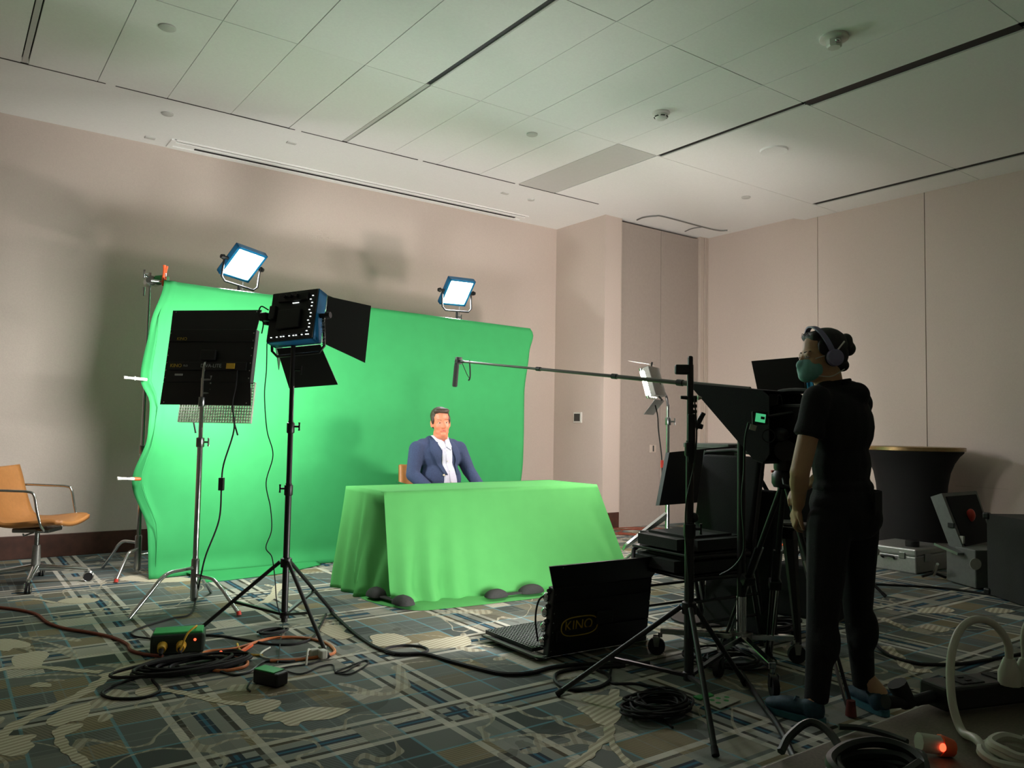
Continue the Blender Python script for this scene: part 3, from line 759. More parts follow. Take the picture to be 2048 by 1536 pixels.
# ================================================================ BACKDROP, DESK
def lerp_path(pts, t):
    """pts list of (key, value) with rising keys"""
    if t <= pts[0][0]: return pts[0][1]
    for (a, va), (b, vb) in zip(pts, pts[1:]):
        if t <= b:
            k = (t - a) / (b - a); k = k * k * (3 - 2 * k)
            return va + (vb - va) * k
    return pts[-1][1]
YS = 6.60
left_edge = [(-.02, 1.36), (.35, 1.352), (.75, 1.238), (1.10, 1.315), (1.35, 1.325), (1.53, 1.262), (1.95, 1.305), (2.32, 1.385)]
right_edge = [(0, 4.90), (.9, 4.955), (1.55, 4.985), (2.0, 5.02), (2.2, 5.065), (2.27, 5.02)]
def screen_pt(s, v):
    z_top = 2.315 + (2.262 - 2.315) * s - .03 * math.sin(math.pi * s) * 0
    z = z_top * (1 - v)
    xl = lerp_path(left_edge, z); xr = lerp_path(right_edge, z)
    x = xl + (xr - xl) * s
    e = math.exp(-s * 16)
    y = YS - .055 * e * math.sin(z * 6.2 + .6) + .02 * math.sin(s * 21 + z * 2.) * (.3 + .7 * math.exp(-s * 8)) * .5
    y += .012 * math.sin(s * 7 + 1) - .03 * math.exp(-((s - .018) / .006) ** 2) * .6
    y += .02 * math.exp(-(1 - s) * 30) * math.sin(z * 5)
    # gentle sweep onto the carpet
    if z < .10: y -= (.10 - z) * .5
    return (x, y, max(z, .004))
t = thing('green_backdrop', 'wide bright green fabric backdrop hung behind the seated man', 'backdrop', (3.1, YS, 0))
sc = MB(); sc.grid(lambda u, v: screen_pt(u, v), 150, 60)
o = sc.build('fabric', 'screen_green', t, True)
md = o.modifiers.new('th', 'SOLIDIFY'); md.thickness = .003
def flap(u, v):
    xa, xb = 1.70, 2.72
    x = xa + (xb - xa) * u
    yf = 6.19 + .12 * abs(u - .12) * 1.2 + (.16 * max(0, u - .6) / .4)
    y = 6.56 + (yf - 6.56) * v
    x += .10 * (1 - v) * (-.6 if u < .1 else 0)
    return (x, y, .006 + .012 * math.sin(u * 5 + 1) ** 2 * math.sin(v * math.pi) + .02 * (1 - v))
fl_ = MB().grid(flap, 30, 8).build('floor_flap', 'screen_green', t, True); fl_.modifiers.new('th', 'SOLIDIFY').thickness = .004
MB().tube([(lerp_path(left_edge, z) + .05 + .01 * math.sin(z * 5), YS - .045, z) for z in [i * .1 + .02 for i in range(23)]], .003, 6).build('hem_seam', 'screen_green', t, True)

def spring_clamp(label, tip, d, tipmat, body='white_plastic'):
    """A-clamp: two tapered handles with a jaw; d = direction handle points"""
    tip = Vector(tip); d = Vector(d).normalized(); u = (AW - d * AW.dot(d)).normalized()
    t = thing('spring_clamp', label, 'clamp', tip, 'spring clamps on the backdrop')
    for s in (-1, 1):
        MB().tube([tip + u * s * .002, tip + d * .05 + u * s * .016, tip + d * .085 + u * s * .012, tip + d * .15 + u * s * .02], [.009, .011, .010, .008], 8).build('handle', body, t, True)
        MB().tube([tip + d * (-.006) + u * s * .002, tip + d * .04 + u * s * .014], [.0115, .0125], 8).build('jaw_tip', tipmat, t, True)
        MB().tube([tip + d * .13 + u * s * .0185, tip + d * .155 + u * s * .021], [.011, .012], 8).build('end_grip', tipmat if tipmat == 'orange' and body == 'orange' else body, t, True)
    MB().cyl(tip + d * .08 - SR.cross(AW) * .014, tip + d * .08 + SR.cross(AW) * .014, .013, n=12).build('spring_pivot', 'steel', t, True)
spring_clamp('orange spring clamp standing on the top left corner of the backdrop', Vector((1.395, 6.62, 2.285)), (.06, 0, 1), 'orange', 'orange')
spring_clamp('white spring clamp on the upper left edge of the backdrop', (1.290, 6.580, 1.529), (-1, .1, .06), 'white_plastic')
spring_clamp('white spring clamp with orange tip low on the left edge of the backdrop', (1.278, 6.580, 0.764), (-1, .1, .04), 'orange')

# ---- folding table and the stretched green cloth
TX0, TX1, TY0, TY1, TZ = 2.482, 4.43, 4.87, 5.49, .748
t = thing('folding_table', 'rectangular folding table hidden under the green cloth', 'table', ((TX0 + TX1) / 2, (TY0 + TY1) / 2, 0))
MB().box(((TX0 + TX1) / 2, (TY0 + TY1) / 2, TZ - .024), (TX1 - TX0 - .03, TY1 - TY0 - .03, .034), bev=.008).build('table_top', 'grey_shelf', t)
for x in (TX0 + .2, TX1 - .2):
    for y in (TY0 + .08, TY1 - .08): MB().cyl((x, y, 0), (x, y, TZ - .04), .014, n=10).build('leg', 'steel', t, True)
def cloth_pts():
    # perimeter parametrised: back-left -> front-left -> front-right -> back-right
    P = []
    def seg(a, b, n): return [(a[0] + (b[0] - a[0]) * i / n, a[1] + (b[1] - a[1]) * i / n) for i in range(n)]
    P += [(p, 'L') for p in seg((TX0, TY1), (TX0, TY0), 36)]
    P += [(p, 'F') for p in seg((TX0, TY0), (TX1, TY0), 90)]
    P += [(p, 'R') for p in seg((TX1, TY0), (TX1, TY1), 24)] + [((TX1, TY1), 'R')]
    return P
cl = MB(); P = cloth_pts(); NV = 26; vs = []; fs = []
for i, ((x, y), s) in enumerate(P):
    for j in range(NV + 1):
        v = j / NV; z = TZ * (1 - v) + .004
        xx, yy = x, y
        if s == 'L':
            q = (TY1 - y) / (TY1 - TY0)                    # 0 back .. 1 front
            xx -= .05 * v * (1 - q * .7) + .020 * math.sin(q * 24 + v * 2) * v
            tuck = math.exp(-((q - .86) / .17) ** 2) * min(1, max(0, v - .07) * 2.6)
            xx += .22 * tuck
            xx += .02 * math.sin(q * 40 + v * 9) * v * (q > .4)
            yy += .10 * v * (1 - q) ** 2 - .02 * v
            if q > .9: yy -= (q - .9) / .1 * .02
        elif s == 'F':
            q = (x - TX0) / (TX1 - TX0)
            fl = .05 + .12 * min(1, q * 2.2) + .03 * math.sin(q * 3)
            yy -= fl * v ** 1.3
            xx += (q - .35) * .30 * v * max(0, q - .35) * 1.1 + (.05 * v * (1 - q) ** 6)
            k = math.exp(-((q - .17) / .17) ** 2) * v ** 1.6
            yy += .034 * math.sin(q * 62 + v * 1.2) * k
            yy += .016 * math.sin(q * 58 - v * 9) * math.exp(-((q - .97) / .05) ** 2) * v
            yy -= .03 * math.exp(-((v - 1) / .08) ** 2) * (1 + .6 * math.sin(q * 17))
        else:
            q = (y - TY0) / (TY1 - TY0)
            xx += (.19 * (1 - q) ** 1.5 + .04) * v; yy -= .17 * (1 - q) * v
        vs.append((xx, yy, z))
n = NV + 1
for i in range(len(P) - 1):
    for j in range(NV): fs.append((i * n + j, (i + 1) * n + j, (i + 1) * n + j + 1, i * n + j + 1))
cl.add(vs, fs)
base = len(cl.v)
tv = []; nx, ny = 30, 10
for i in range(nx + 1):
    for j in range(ny + 1): tv.append((TX0 + (TX1 - TX0) * i / nx, TY0 + (TY1 - TY0) * j / ny, TZ + .004))
cl.add(tv, [(i * (ny + 1) + j, (i + 1) * (ny + 1) + j, (i + 1) * (ny + 1) + j + 1, i * (ny + 1) + j + 1) for i in range(nx) for j in range(ny)])
t = thing('table_cloth', 'stretched green cloth draped over the desk down to the carpet', 'tablecloth', ((TX0 + TX1) / 2, TY0, 0))
o = cl.build('drape', 'cloth_green', t, True); o.modifiers.new('th', 'SOLIDIFY').thickness = .003
# skirt end that lies on the carpet under the weights
def tail(pts, name='floor_hem'):
    Pq = spline([(p[0], p[1], 0) for p in pts], 4, True); n = len(Pq); c = sum(Pq, Vector()) / n
    vs = [(p.x, p.y, .003) for p in Pq] + [(c.x + (p.x - c.x) * .8, c.y + (p.y - c.y) * .8, .014) for p in Pq] + [(c.x, c.y, .014)]
    fs = [(i, (i + 1) % n, n + (i + 1) % n, n + i) for i in range(n)] + [(n + i, n + (i + 1) % n, 2 * n) for i in range(n)]
    MB().add(vs, fs).build(name, 'cloth_green', t, True)
tail([(2.460, 5.151, 0.000), (2.646, 5.360, 0.000), (2.780, 5.237, 0.000), (3.125, 5.029, 0.000), (3.485, 4.897, 0.000), (3.891, 4.832, 0.000), (3.683, 4.486, 0.000), (3.191, 4.480, 0.000), (2.812, 4.519, 0.000), (2.608, 4.561, 0.000), (2.510, 4.722, 0.000), (2.458, 4.911, 0.000)])

def shot_bag(label, a, b, ra=(.085, .05, .035), rb=(.10, .055, .04)):
    a = Vector(a); b = Vector(b); d = (b - a); d.z = 0; R = frame(Vector((-d.y, d.x, 0)))
    t = thing('shot_bag', label, 'weight bag', (a + b) / 2, 'weight bags on the cloth hem')
    t.location.z = .012
    for c, r in ((a, ra), (b, rb)):
        bm = bmesh.new(); bmesh.ops.create_uvsphere(bm, u_segments=20, v_segments=12, radius=1)
        for v in bm.verts:
            q = v.co
            k = (abs(q.x) ** 3.2 + abs(q.y) ** 3.2) ** (1 / 3.2) if abs(q.x) + abs(q.y) > 1e-6 else 1
            rr = math.hypot(q.x, q.y)
            s = rr / k if k > 1e-6 else 1
            wr = 1 + .05 * noise.noise(q * 3 + c)
            v.co = Vector((q.x * s * r[0] * wr, q.y * s * r[1] * wr, (q.z * r[2] if q.z > 0 else q.z * .012) + .018))
        m = MB(); m.bm(bm, TR(Vector((c[0], c[1], .012)), R)); m.build('pouch', 'charcoal_fabric', t, True)
    dn = d.normalized()
    MB().box(((a.x + b.x) / 2, (a.y + b.y) / 2, .034), (max(.05, d.length - .12), .045, .012), R, bev=.004).build('strap', 'charcoal_fabric', t)
shot_bag('black weight bag pair on the left corner of the cloth hem', (2.512, 5.006, 0.000), (2.555, 4.694, 0.000), (.075, .06, .06), (.085, .06, .055))
shot_bag('black weight bag pair on the right part of the cloth hem', (3.213, 4.559, 0.000), (3.513, 4.549, 0.000), (.085, .055, .05), (.10, .055, .055))

# ---- tan swivel armchairs
def swivel_chair(label, base, yaw, arms=True):
    t = thing('swivel_chair', label, 'chair', (base[0], base[1], 0), 'tan swivel chairs')
    M = Matrix.Translation((base[0], base[1], 0)) @ Matrix.Rotation(yaw, 4, 'Z')      # seat faces local +x
    prof = [(-.315, .85), (-.292, .77), (-.268, .67), (-.235, .56), (-.20, .48), (-.14, .435), (-.04, .43), (.10, .445), (.20, .455), (.265, .445)]
    pr = spline([(p[0], 0, p[1]) for p in prof], 4)
    def shell(off):
        def fn(u, v):
            k = u * (len(pr) - 1); i = min(int(k), len(pr) - 2); p = pr[i].lerp(pr[i + 1], k - i)
            tg = (pr[i + 1] - pr[i]).normalized(); nn = Vector((-tg.z, 0, tg.x))
            w = .235 + .02 * math.sin(u * math.pi) - .02 * (u > .95)
            y = (v - .5) * 2
            bow = .03 * y * y
            p2 = p + nn * (off + bow * (1 if off > 0 else 1)); return (p2.x, y * w, p2.z)
        return fn
    m = MB(M); m.grid(shell(.0), 40, 12)
    s = m.build('seat_shell', 'tan_leather', t, True); sd = s.modifiers.new('th', 'SOLIDIFY'); sd.thickness = .032; sd.offset = 0
    if arms:
        for sgn in (-1, 1):
            y = sgn * .27
            MB(M).tube(spline([(-.285, sgn * .235, .70), (-.24, y, .705), (-.05, y, .70), (.06, y, .695), (.10, y, .67), (.125, y, .56), (.15, sgn * .26, .46), (.14, sgn * .2, .415), (.0, sgn * .05, .40)], 6), .0095, 10).build('arm', 'chrome', t, True)
    MB(M).box((0, 0, .40), (.26, .2, .03), bev=.006).build('seat_mount', 'steel', t)
    MB(M).tube([(0.02, -.02, .39), (.03, -.24, .385), (.04, -.27, .40)], .006, 8).build('lever', 'chrome', t, True)
    MB(M).cyl((0, 0, .22), (0, 0, .40), .016, n=14).build('gas_piston', 'steel', t, True)
    MB(M).lathe([(.03, .09), (.032, .12), (.026, .28), (.024, .285)], n=16).build('column', 'alu', t, True)
    for k in range(4):
        a = k * math.pi / 2 + .35
        dx, dy = math.cos(a), math.sin(a)
        MB(M).tube([(dx * .02, dy * .02, .125), (dx * .2, dy * .2, .105), (dx * .335, dy * .335, .088)], [.026, .02, .015], 8).build('base_arm', 'chrome', t, True)
        cs = MB(M); cs.cyl((dx * .335, dy * .335, .05), (dx * .335, dy * .335, .09), .008, n=8); cs = cs.build('caster', 'chrome', t, True)
        e = Vector((-dy, dx, 0)) * .012; c = Vector((dx * .345, dy * .345, .037))
        for q in (-1, 1):
            MB(M).cyl(c + e * q * .5, c + e * q * 1.5, .036, n=18).build('wheel', 'rubber', cs, True)
            MB(M).tube([c + Vector((dx * math.cos(w_), dy * math.cos(w_), math.sin(w_))) * .035 + e * q * 1.6 for w_ in [i * math.pi / 8 for i in range(16)]], .003, 6, closed=True).build('wheel_rim', 'chrome', cs, True)
    return t
swivel_chair('tan leather swivel chair with chrome arms by the left wall', (.635, 6.77), math.radians(-32))

# ================================================================ PEOPLE
from mathutils.bvhtree import BVHTree
def head_volumes(mb, M, heavy=0.):
    """head centred at local origin, +y face, +x its right hand side, +z up; chin about -.125, crown +.115"""
    g = MB(M)
    g.ell((0, -.012, .035), (.076, .097, .086)); g.ell((0, .028, -.03), (.064 + .004 * heavy, .074, .095)); g.ell((0, .04, -.085), (.052 + .008 * heavy, .052, .042))
    g.cap((-.036, .082, .006), (.036, .082, .006), .013, .013)
    g.cap((0, .094, -.006), (0, .113, -.044), .010, .015)
    for s in (-1, 1):
        g.ell((s * .038, .062, -.04), (.026, .028, .028)); g.ell((s * .012, .106, -.047), (.010, .012, .009))
        g.ell((s * .079, -.006, -.014), (.010, .022, .034)); g.ell((s * .079, .002, -.04), (.008, .012, .012))
    g.ell((0, .082, -.108), (.024, .022, .019)); g.cap((-.02, .093, -.074), (.02, .093, -.074), .010, .010)
    if heavy: g.ell((0, .035, -.122), (.056, .052, .034))
    g.cap((0, -.03, -.22), (0, -.008, -.10), .058 + .008 * heavy, .056 + .008 * heavy)
    mb.v, mb.f  # merged below
    n = len(mb.v); mb.v += g.v; mb.f += [tuple(i + n for i in f) for f in g.f]
def face_parts(t, M, eyes=True, mouth=True, hair='hair_brown'):
    for s in (-1, 1):
        e = MB(M).ell((s * .031, .086, -.008), (.0125, .0085, .0075), u=14, v=10).build('eye', 'eye_white', t, True)
        MB(M).ell((s * .030, .0935, -.008), (.0052, .003, .0052), u=12, v=8).build('iris', 'iris', e, True)
        MB(M).cap((s * .016, .0925, .014), (s * .046, .080, .017), .0032, .0022).build('eyebrow', 'brow' if hair == 'hair_brown' else hair, t, True)
        MB(M).cap((s * .019, .090, .000), (s * .042, .082, -.001), .0035, .003).build('eyelid', 'skin' if hair == 'hair_brown' else 'skin_woman', t, True)
    if mouth:
        MB(M).cap((-.021, .0985, -.069), (.021, .0985, -.069), .0042, .0042).build('upper_lip', 'lip', t, True)
        MB(M).cap((-.017, .0985, -.080), (.017, .0985, -.080), .0048, .0048).build('lower_lip', 'lip', t, True)
        MB(M).ell((0, .1, -.0745), (.013, .005, .002)).build('mouth_gap', 'mouth_dark', t, True)
def hand_volumes(g, wrist, d, palm_n, side):
    """palm + five bent fingers; d = pointing direction, palm_n = palm normal, side = +1 thumb to the right of d"""
    w = Vector(wrist); d = Vector(d).normalized(); n = Vector(palm_n).normalized(); s = d.cross(n).normalized() * side
    n = n - d * n.dot(d); n.normalize()
    R = Matrix((s, d, n)).transposed()
    g.ell(w + d * .045, (.041, .052, .016), R); g.cap(w - d * .03, w + d * .02, .027, .024)
    for k, (off, L) in enumerate(((.030, .072), (.011, .082), (-.009, .076), (-.028, .060))):
        a = w + d * .082 + s * off; b = a + d * L * .5 - n * 0 + n * (-.006); c = b + d * L * .38 + n * .018; e = c + d * L * .12 + n * .022
        g.cap(a - d * .02, b, .0095, .0088, 8); g.cap(b, c, .0088, .008, 8); g.cap(c, e, .008, .0072, 8)
    a = w + d * .03 + s * .034; b = a + d * .03 + s * .028 + n * .006; c = b + d * .03 + s * .006 + n * .012
    g.cap(a, b, .013, .0105, 8); g.cap(b, c, .0105, .0088, 8)
def surface_patch(bvh, rows, off, center, direction):
    """rows = list of lists of points; each is dropped along direction onto the garment and lifted by off"""
    out = []
    for r in rows:
        for p in r:
            h = bvh.ray_cast(Vector(p) - Vector(direction) * 1.0, Vector(direction))
            q = (h[0] + h[1] * off) if h[0] is not None else Vector(p)
            out.append(q)
    m = MB(); k = len(rows[0])
    m.add(out, [(i * k + j, (i + 1) * k + j, (i + 1) * k + j + 1, i * k + j + 1) for i in range(len(rows) - 1) for j in range(k - 1)])
    return m
def bvh_of(o):
    off = wloc(o); return BVHTree.FromPolygons([v.co + off for v in o.data.vertices], [tuple(p.vertices) for p in o.data.polygons])

# ---- seated man
mx, my = 3.505, 5.875
swivel_chair('tan leather swivel chair under the man in the blue jacket', (mx + .075, my + .16), math.radians(-97), arms=True)
man = thing('person', 'man in blue jacket and open white shirt sitting behind the green desk', 'person', (mx, my, 0))
def mp(x, f_, z): return (mx + x, my - f_, z)
HM = TR((mx - .005, my - .03, 1.25), roll(frame(Vector((-.30, -1, -.03))), math.radians(3)))
g = MB(); head_volumes(g, HM, 1.)
hand_volumes(g, mp(.30, .30, .62), (.1, 1, -.12), (0, 0, -1), 1); hand_volumes(g, mp(-.15, .30, .62), (0, 1, -.12), (0, 0, -1), -1)
g.cap(mp(.29, .24, .66), mp(.30, .31, .62), .03, .027); g.cap(mp(-.17, .24, .66), mp(-.15, .31, .62), .03, .027)
g.cap(mp(0, -.03, .95), mp(0, .0, 1.08), .09, .066)
g.ell(mp(0, -.02, .85), (.12, .06, .16)); g.cap(mp(-.1, 0, .95), mp(-.2, 0, 1.0), .04, .04); g.cap(mp(.1, 0, .95), mp(.2, 0, 1.0), .04, .04)
g.cap(mp(.212, 0, 1.0), mp(.272, .06, .83), .04, .036); g.cap(mp(.272, .06, .83), mp(.287, .25, .665), .036, .028); g.cap(mp(-.212, 0, 1.0), mp(-.275, .05, .80), .04, .036); g.cap(mp(-.275, .05, .80), mp(-.18, .25, .66), .036, .028)
body = organic('body', g, .006, 'skin', man, 4, .5)
face_parts(man, HM)
h = MB(HM)
h.ell((0, -.024, .047), (.083, .098, .083)); h.ell((-.012, .052, .092), (.056, .034, .026)); h.ell((.03, .045, .098), (.04, .034, .022), Matrix.Rotation(.3, 3, 'Y')); h.ell((0, -.06, -.02), (.07, .058, .06))
for s in (-1, 1): h.ell((s * .072, .004, .015), (.013, .034, .042))
organic('hair', h, .006, 'hair_brown', man, 2, .4)
# trousers and shoes below the desk
g = MB()
for s in (-1, 1):
    g.cap(mp(s * .09, -.02, .53), mp(s * .16, .40, .53), .088, .068); g.cap(mp(s * .16, .41, .51), mp(s * .16, .36, .14), .064, .05)
g.ell(mp(0, -.03, .55), (.18, .14, .11))
organic('trousers', g, .014, 'black_fabric', man)
for s in (-1, 1):
    g = MB(); g.ell(mp(s * .16, .44, .045), (.047, .13, .04)); g.cap(mp(s * .16, .35, .06), mp(s * .16, .36, .12), .042, .045); g.box(mp(s * .16, .43, .015), (.085, .26, .02), bev=.006)
    organic('shoe', g, .01, 'black_plastic', man)
# jacket
g = MB()
g.ell(mp(0, 0, .94), (.205, .135, .17)); g.ell(mp(0, .03, .76), (.20, .15, .17)); g.ell(mp(0, .01, .62), (.205, .15, .10))
g.cap(mp(-.165, -.01, 1.025), mp(.165, -.01, 1.025), .062, .062); g.cap(mp(-.075, -.025, 1.085), mp(.075, -.025, 1.085), .045, .045); g.cap(mp(-.15, -.02, 1.05), mp(.15, -.02, 1.05), .055, .055)
for s, el, wr in ((-1, (-.275, .05, .80), (-.19, .24, .67)), (1, (.272, .06, .83), (.285, .25, .68))):
    sh = (s * .212, -.005, 1.015)
    g.cap(mp(*sh), mp(*el), .068, .058); g.cap(mp(*el), mp(*wr), .058, .046)
    for k in range(4):       # sleeve creases
        a = Vector(mp(*sh)).lerp(Vector(mp(*el)), .45 + .17 * k); g.ell(a + Vector((s * .008, -.006, 0)), (.064 - .003 * k, .062 - .003 * k, .012), Matrix.Rotation(.5 * s, 3, 'Y'))
jk = organic('jacket', g, .011, 'suit', man, 3, .5)
bv = bvh_of(jk)
FW = Vector((0, 1, 0))
def strip(cx, hw, z0, z1, n=18, k=8):
    rows = []
    for i in range(n + 1):
        t_ = i / n; z = z0 + (z1 - z0) * t_
        rows.append([mp(cx(t_) + hw(t_) * (j / k * 2 - 1), .5, z) for j in range(k + 1)])
    return rows
sh = surface_patch(bv, strip(lambda t_: .006 + .03 * t_ - .01 * math.sin(t_ * 3), lambda t_: .060 - .018 * math.sin(t_ * math.pi) + .02 * t_, 1.095, .66), .005, None, FW).build('shirt', 'shirt', man, True)
sh.modifiers.new('th', 'SOLIDIFY').thickness = .004
pl = surface_patch(bv, strip(lambda t_: .006 + .03 * t_ - .01 * math.sin(t_ * 3), lambda t_: .012, 1.06, .67, 18, 2), .008, None, FW).build('placket', 'shirt', sh, True)
for k in range(4):
    t_ = .15 + .22 * k; q = bv.ray_cast(Vector(mp(.006 + .03 * t_ - .01 * math.sin(t_ * 3), .6, 1.06 - .39 * t_)), FW)
    if q[0]: MB().cyl(q[0] + q[1] * .009, q[0] + q[1] * .013, .006, n=10).build('shirt_button', 'white_plastic', sh, True)
for s in (-1, 1):
    lp = surface_patch(bv, strip(lambda t_, s=s: .004 + .028 * t_ + s * (.078 + .03 * math.sin(t_ * math.pi) - .02 * t_), lambda t_: .026 + .024 * math.sin(min(1, t_ * 1.5) * math.pi) ** 2 * (t_ < .66) - .010 * t_, 1.105, .80, 16, 5), .009, None, FW).build('lapel', 'suit', jk, True)
    lp.modifiers.new('th', 'SOLIDIFY').thickness = .006
    cp = surface_patch(bv, [[mp(s * (.030 + .05 * j / 3) - s * .012 * i, .5, 1.118 - .028 * i - .01 * j * (i > 1)) for j in range(4)] for i in range(4)], .016, None, FW).build('collar_point', 'shirt', sh, True)
    cp.modifiers.new('th', 'SOLIDIFY').thickness = .004
MB().tube([mp(.070 * math.cos(a), -.012 + .068 * math.sin(a), 1.098 - .018 * math.sin(a)) for a in [i * 2 * math.pi / 24 for i in range(24)]], .017, 8, closed=True).build('collar', 'shirt', sh, True)
MB().tube([mp(.082 * math.cos(a), -.02 + .07 * math.sin(a), 1.085 - .02 * math.sin(a)) for a in [math.pi + i * math.pi / 16 for i in range(17)]], .016, 8).build('jacket_collar', 'suit', jk, True)
q = bv.ray_cast(Vector(mp(-.045, .6, .80)), FW)
if q[0]: MB().cyl(q[0], q[0] + q[1] * .01, .009, n=12).build('jacket_button', 'button', jk, True)

# ---- standing camera operator
W0 = Vector((3.165, 1.927, 0))
def wp(x, y, z): return W0 + SR * x + AW * y + Vector((0, 0, z))
wm = thing('person', 'woman in black clothes with face mask and headphones standing at the camera', 'person', W0)
hf = (-SR * math.cos(math.radians(8)) - AW * math.sin(math.radians(8)) - Vector((0, 0, .08)))
HW = TR(wp(-.078, 0, 1.545), frame(hf) @ Matrix.Diagonal((.93, .93, .93)))
g = MB(); head_volumes(g, HW)
tf = (-SR * .62 + AW * .79); tl = (-SR * .79 - AW * .62); TRm = Matrix((-tl, tf, Vector((0, 0, 1)))).transposed()
LS = wp(-.140, -.105, 1.345); RS = wp(.122, .095, 1.34)
LE = wp(-.222, -.13, 1.04); LW_ = wp(-.185, -.01, .90)
RE = wp(.11, .22, 1.08); RW_ = wp(-.03, .20, .99)
g.cap(LS, LE, .046, .040); g.cap(LE, LW_, .041, .028); g.cap(LE + (LW_ - LE) * .25, LE + (LW_ - LE) * .4, .041, .040)
hand_volumes(g, LW_, (LW_ - LE).normalized() * .6 + AW * .5 - Vector((0, 0, .5)), SR, 1)
g.cap(RS, RE, .046, .040); g.cap(RE, RW_, .040, .028); hand_volumes(g, RW_, (RW_ - RE), -Vector((0, 0, 1)), -1)
g.ell(wp(.0, 0.02, 1.26), (.12, .06, .12), TRm); g.cap(wp(-.02, .015, 1.36), wp(-.045, 0, 1.46), .05, .050); g.cap(LS, RS, .035, .035)
wb_ = organic('body', g, .006, 'skin_woman', wm, 3, .5)
face_parts(wm, HW, mouth=False, hair='hair_dark')
# hair pulled to a bun
h = MB(HW)
h.ell((0, -.026, .044), (.083, .101, .084)); h.ell((0, -.075, .0), (.066, .05, .07)); h.cap((-.04, .045, .088), (.04, .045, .088), .024, .024); h.ell((0, -.1, -.055), (.035, .03, .03))
for s in (-1, 1): h.ell((s * .070, .02, .03), (.012, .035, .04))
hr = organic('hair', h, .006, 'hair_dark', wm, 2, .4)
h = MB(HW); h.ell((0, -.128, .060), (.034, .030, .036)); h.ell((0, -.135, .022), (.040, .034, .036)); h.cap((0, -.10, .03), (0, -.13, .04), .03, .03); h.ell((.012, -.15, .05), (.02, .018, .024))
organic('hair_bun', h, .006, 'hair_dark', hr, 1, .3)
for k in range(4):
    a = random.uniform(-.03, .03)
    MB(HW).tube([(a, .068, .088), (a * 1.3, .086 + .003 * k, .103), (a * 1.5, .09 + .004 * k, .09 - .003 * k)], .0012, 5).build('stray_strand', 'hair_dark', hr, True)
# face mask with loops
mk = MB(HW); mk.ell((0, .060, -.062), (.067, .062, .060)); mk.ell((0, .098, -.045), (.026, .032, .030)); mk.ell((0, .085, -.09), (.042, .036, .036))
mo = organic('face_mask', mk, .006, 'mask', wm, 3, .5)
MB(HW).box((-.04, .098, -.012), (.022, .004, .005), Matrix.Rotation(.6, 3, 'Z')).build('nose_wire', 'silver_print', mo)
for s in (-1, 1):
    MB(HW).tube(spline([(s * .058, .065, -.02), (s * .075, .03, -.01), (s * .084, -.02, .0)], 5), .0022, 5).build('upper_loop', 'white_cable', mo, True)
    MB(HW).tube(spline([(s * .058, .055, -.10), (s * .076, .0, -.105), (s * .066, -.07, -.075)], 5), .0026, 5).build('lower_loop', 'white_cable', mo, True)
# headphones
hp = thing('headphones', 'lavender over-ear headphones worn by the woman in black', 'headphones', HW @ Vector((0, 0, 0)))
pts = []
for i in range(25):
    a = -.12 + (math.pi + .24) * i / 24
    pts.append((math.cos(a) * .098, .045 * math.sin(a) - .004, -.012 + math.sin(a) * .142))
bnd = MB(HW); n_ = len(pts)
vs = []
for i, p in enumerate(pts):
    for (dy, dr) in ((-.013, 0), (.013, 0), (.013, .007), (-.013, .007)):
        vs.append((p[0] * (1 + dr / .1), p[1] + dy, p[2] + dr * max(0, math.sin(-.12 + (math.pi + .24) * i / 24))))
fs = [(i * 4 + j, i * 4 + (j + 1) % 4, (i + 1) * 4 + (j + 1) % 4, (i + 1) * 4 + j) for i in range(n_ - 1) for j in range(4)]
bnd.add(vs, fs); bnd.build('headband', 'lavender', hp, True)
for s in (-1, 1):
    RX = Matrix.Rotation(math.pi / 2 * s, 3, 'Y')
    MB(HW).lathe([(0, .034), (.030, .034), (.038, .028), (.040, .012), (.036, .008)], (s * .082, -.008, -.022), 24, RX).build('ear_cup', 'lavender', hp, True)
    MB(HW).lathe([(.034, .010), (.040, .004), (.038, -.004), (.02, -.004)], (s * .082, -.008, -.022), 24, RX).build('ear_pad', 'rubber', hp, True)
MB(HW).tube([(-.10, -.06, .05), (-.105, -.02, .012)], .004, 6).build('slider_pin', 'white_plastic', hp, True)
# t-shirt
g = MB()
g.ell(wp(.008, 0, 1.235), (.178, .118, .165), TRm); g.ell(wp(.006, .0, 1.07), (.150, .112, .15), TRm); g.ell(wp(.012, .0, .975), (.152, .118, .06), TRm)
g.cap(LS + Vector((.0, 0, -.005)), RS + Vector((0, 0, -.005)), .058, .058); g.cap(wp(-.06, -.02, 1.385), wp(.055, .03, 1.385), .055, .055); g.cap(wp(-.03, .0, 1.36), wp(.06, -.02, 1.37), .07, .06)
for S, E in ((LS, LE), (RS, RE)):
    e = S + (E - S) * .40; g.cap(S, e, .062, .057)
    d = (E - S).normalized(); g.tube([e - d * .01, e + d * .035], [.060, .063], 14)
ts = organic('t_shirt', g, .009, 'black_fabric', wm, 3, .5)
MB().tube([W0 + Vector((0, 0, 1.425)) + SR * (-.025 + .068 * math.cos(a)) + AW * (.008 + .062 * math.sin(a)) + Vector((0, 0, .012 * math.cos(a))) for a in [i * math.pi / 12 for i in range(24)]], .008, 8, closed=True).build('neckline', 'black_fabric', ts, True)
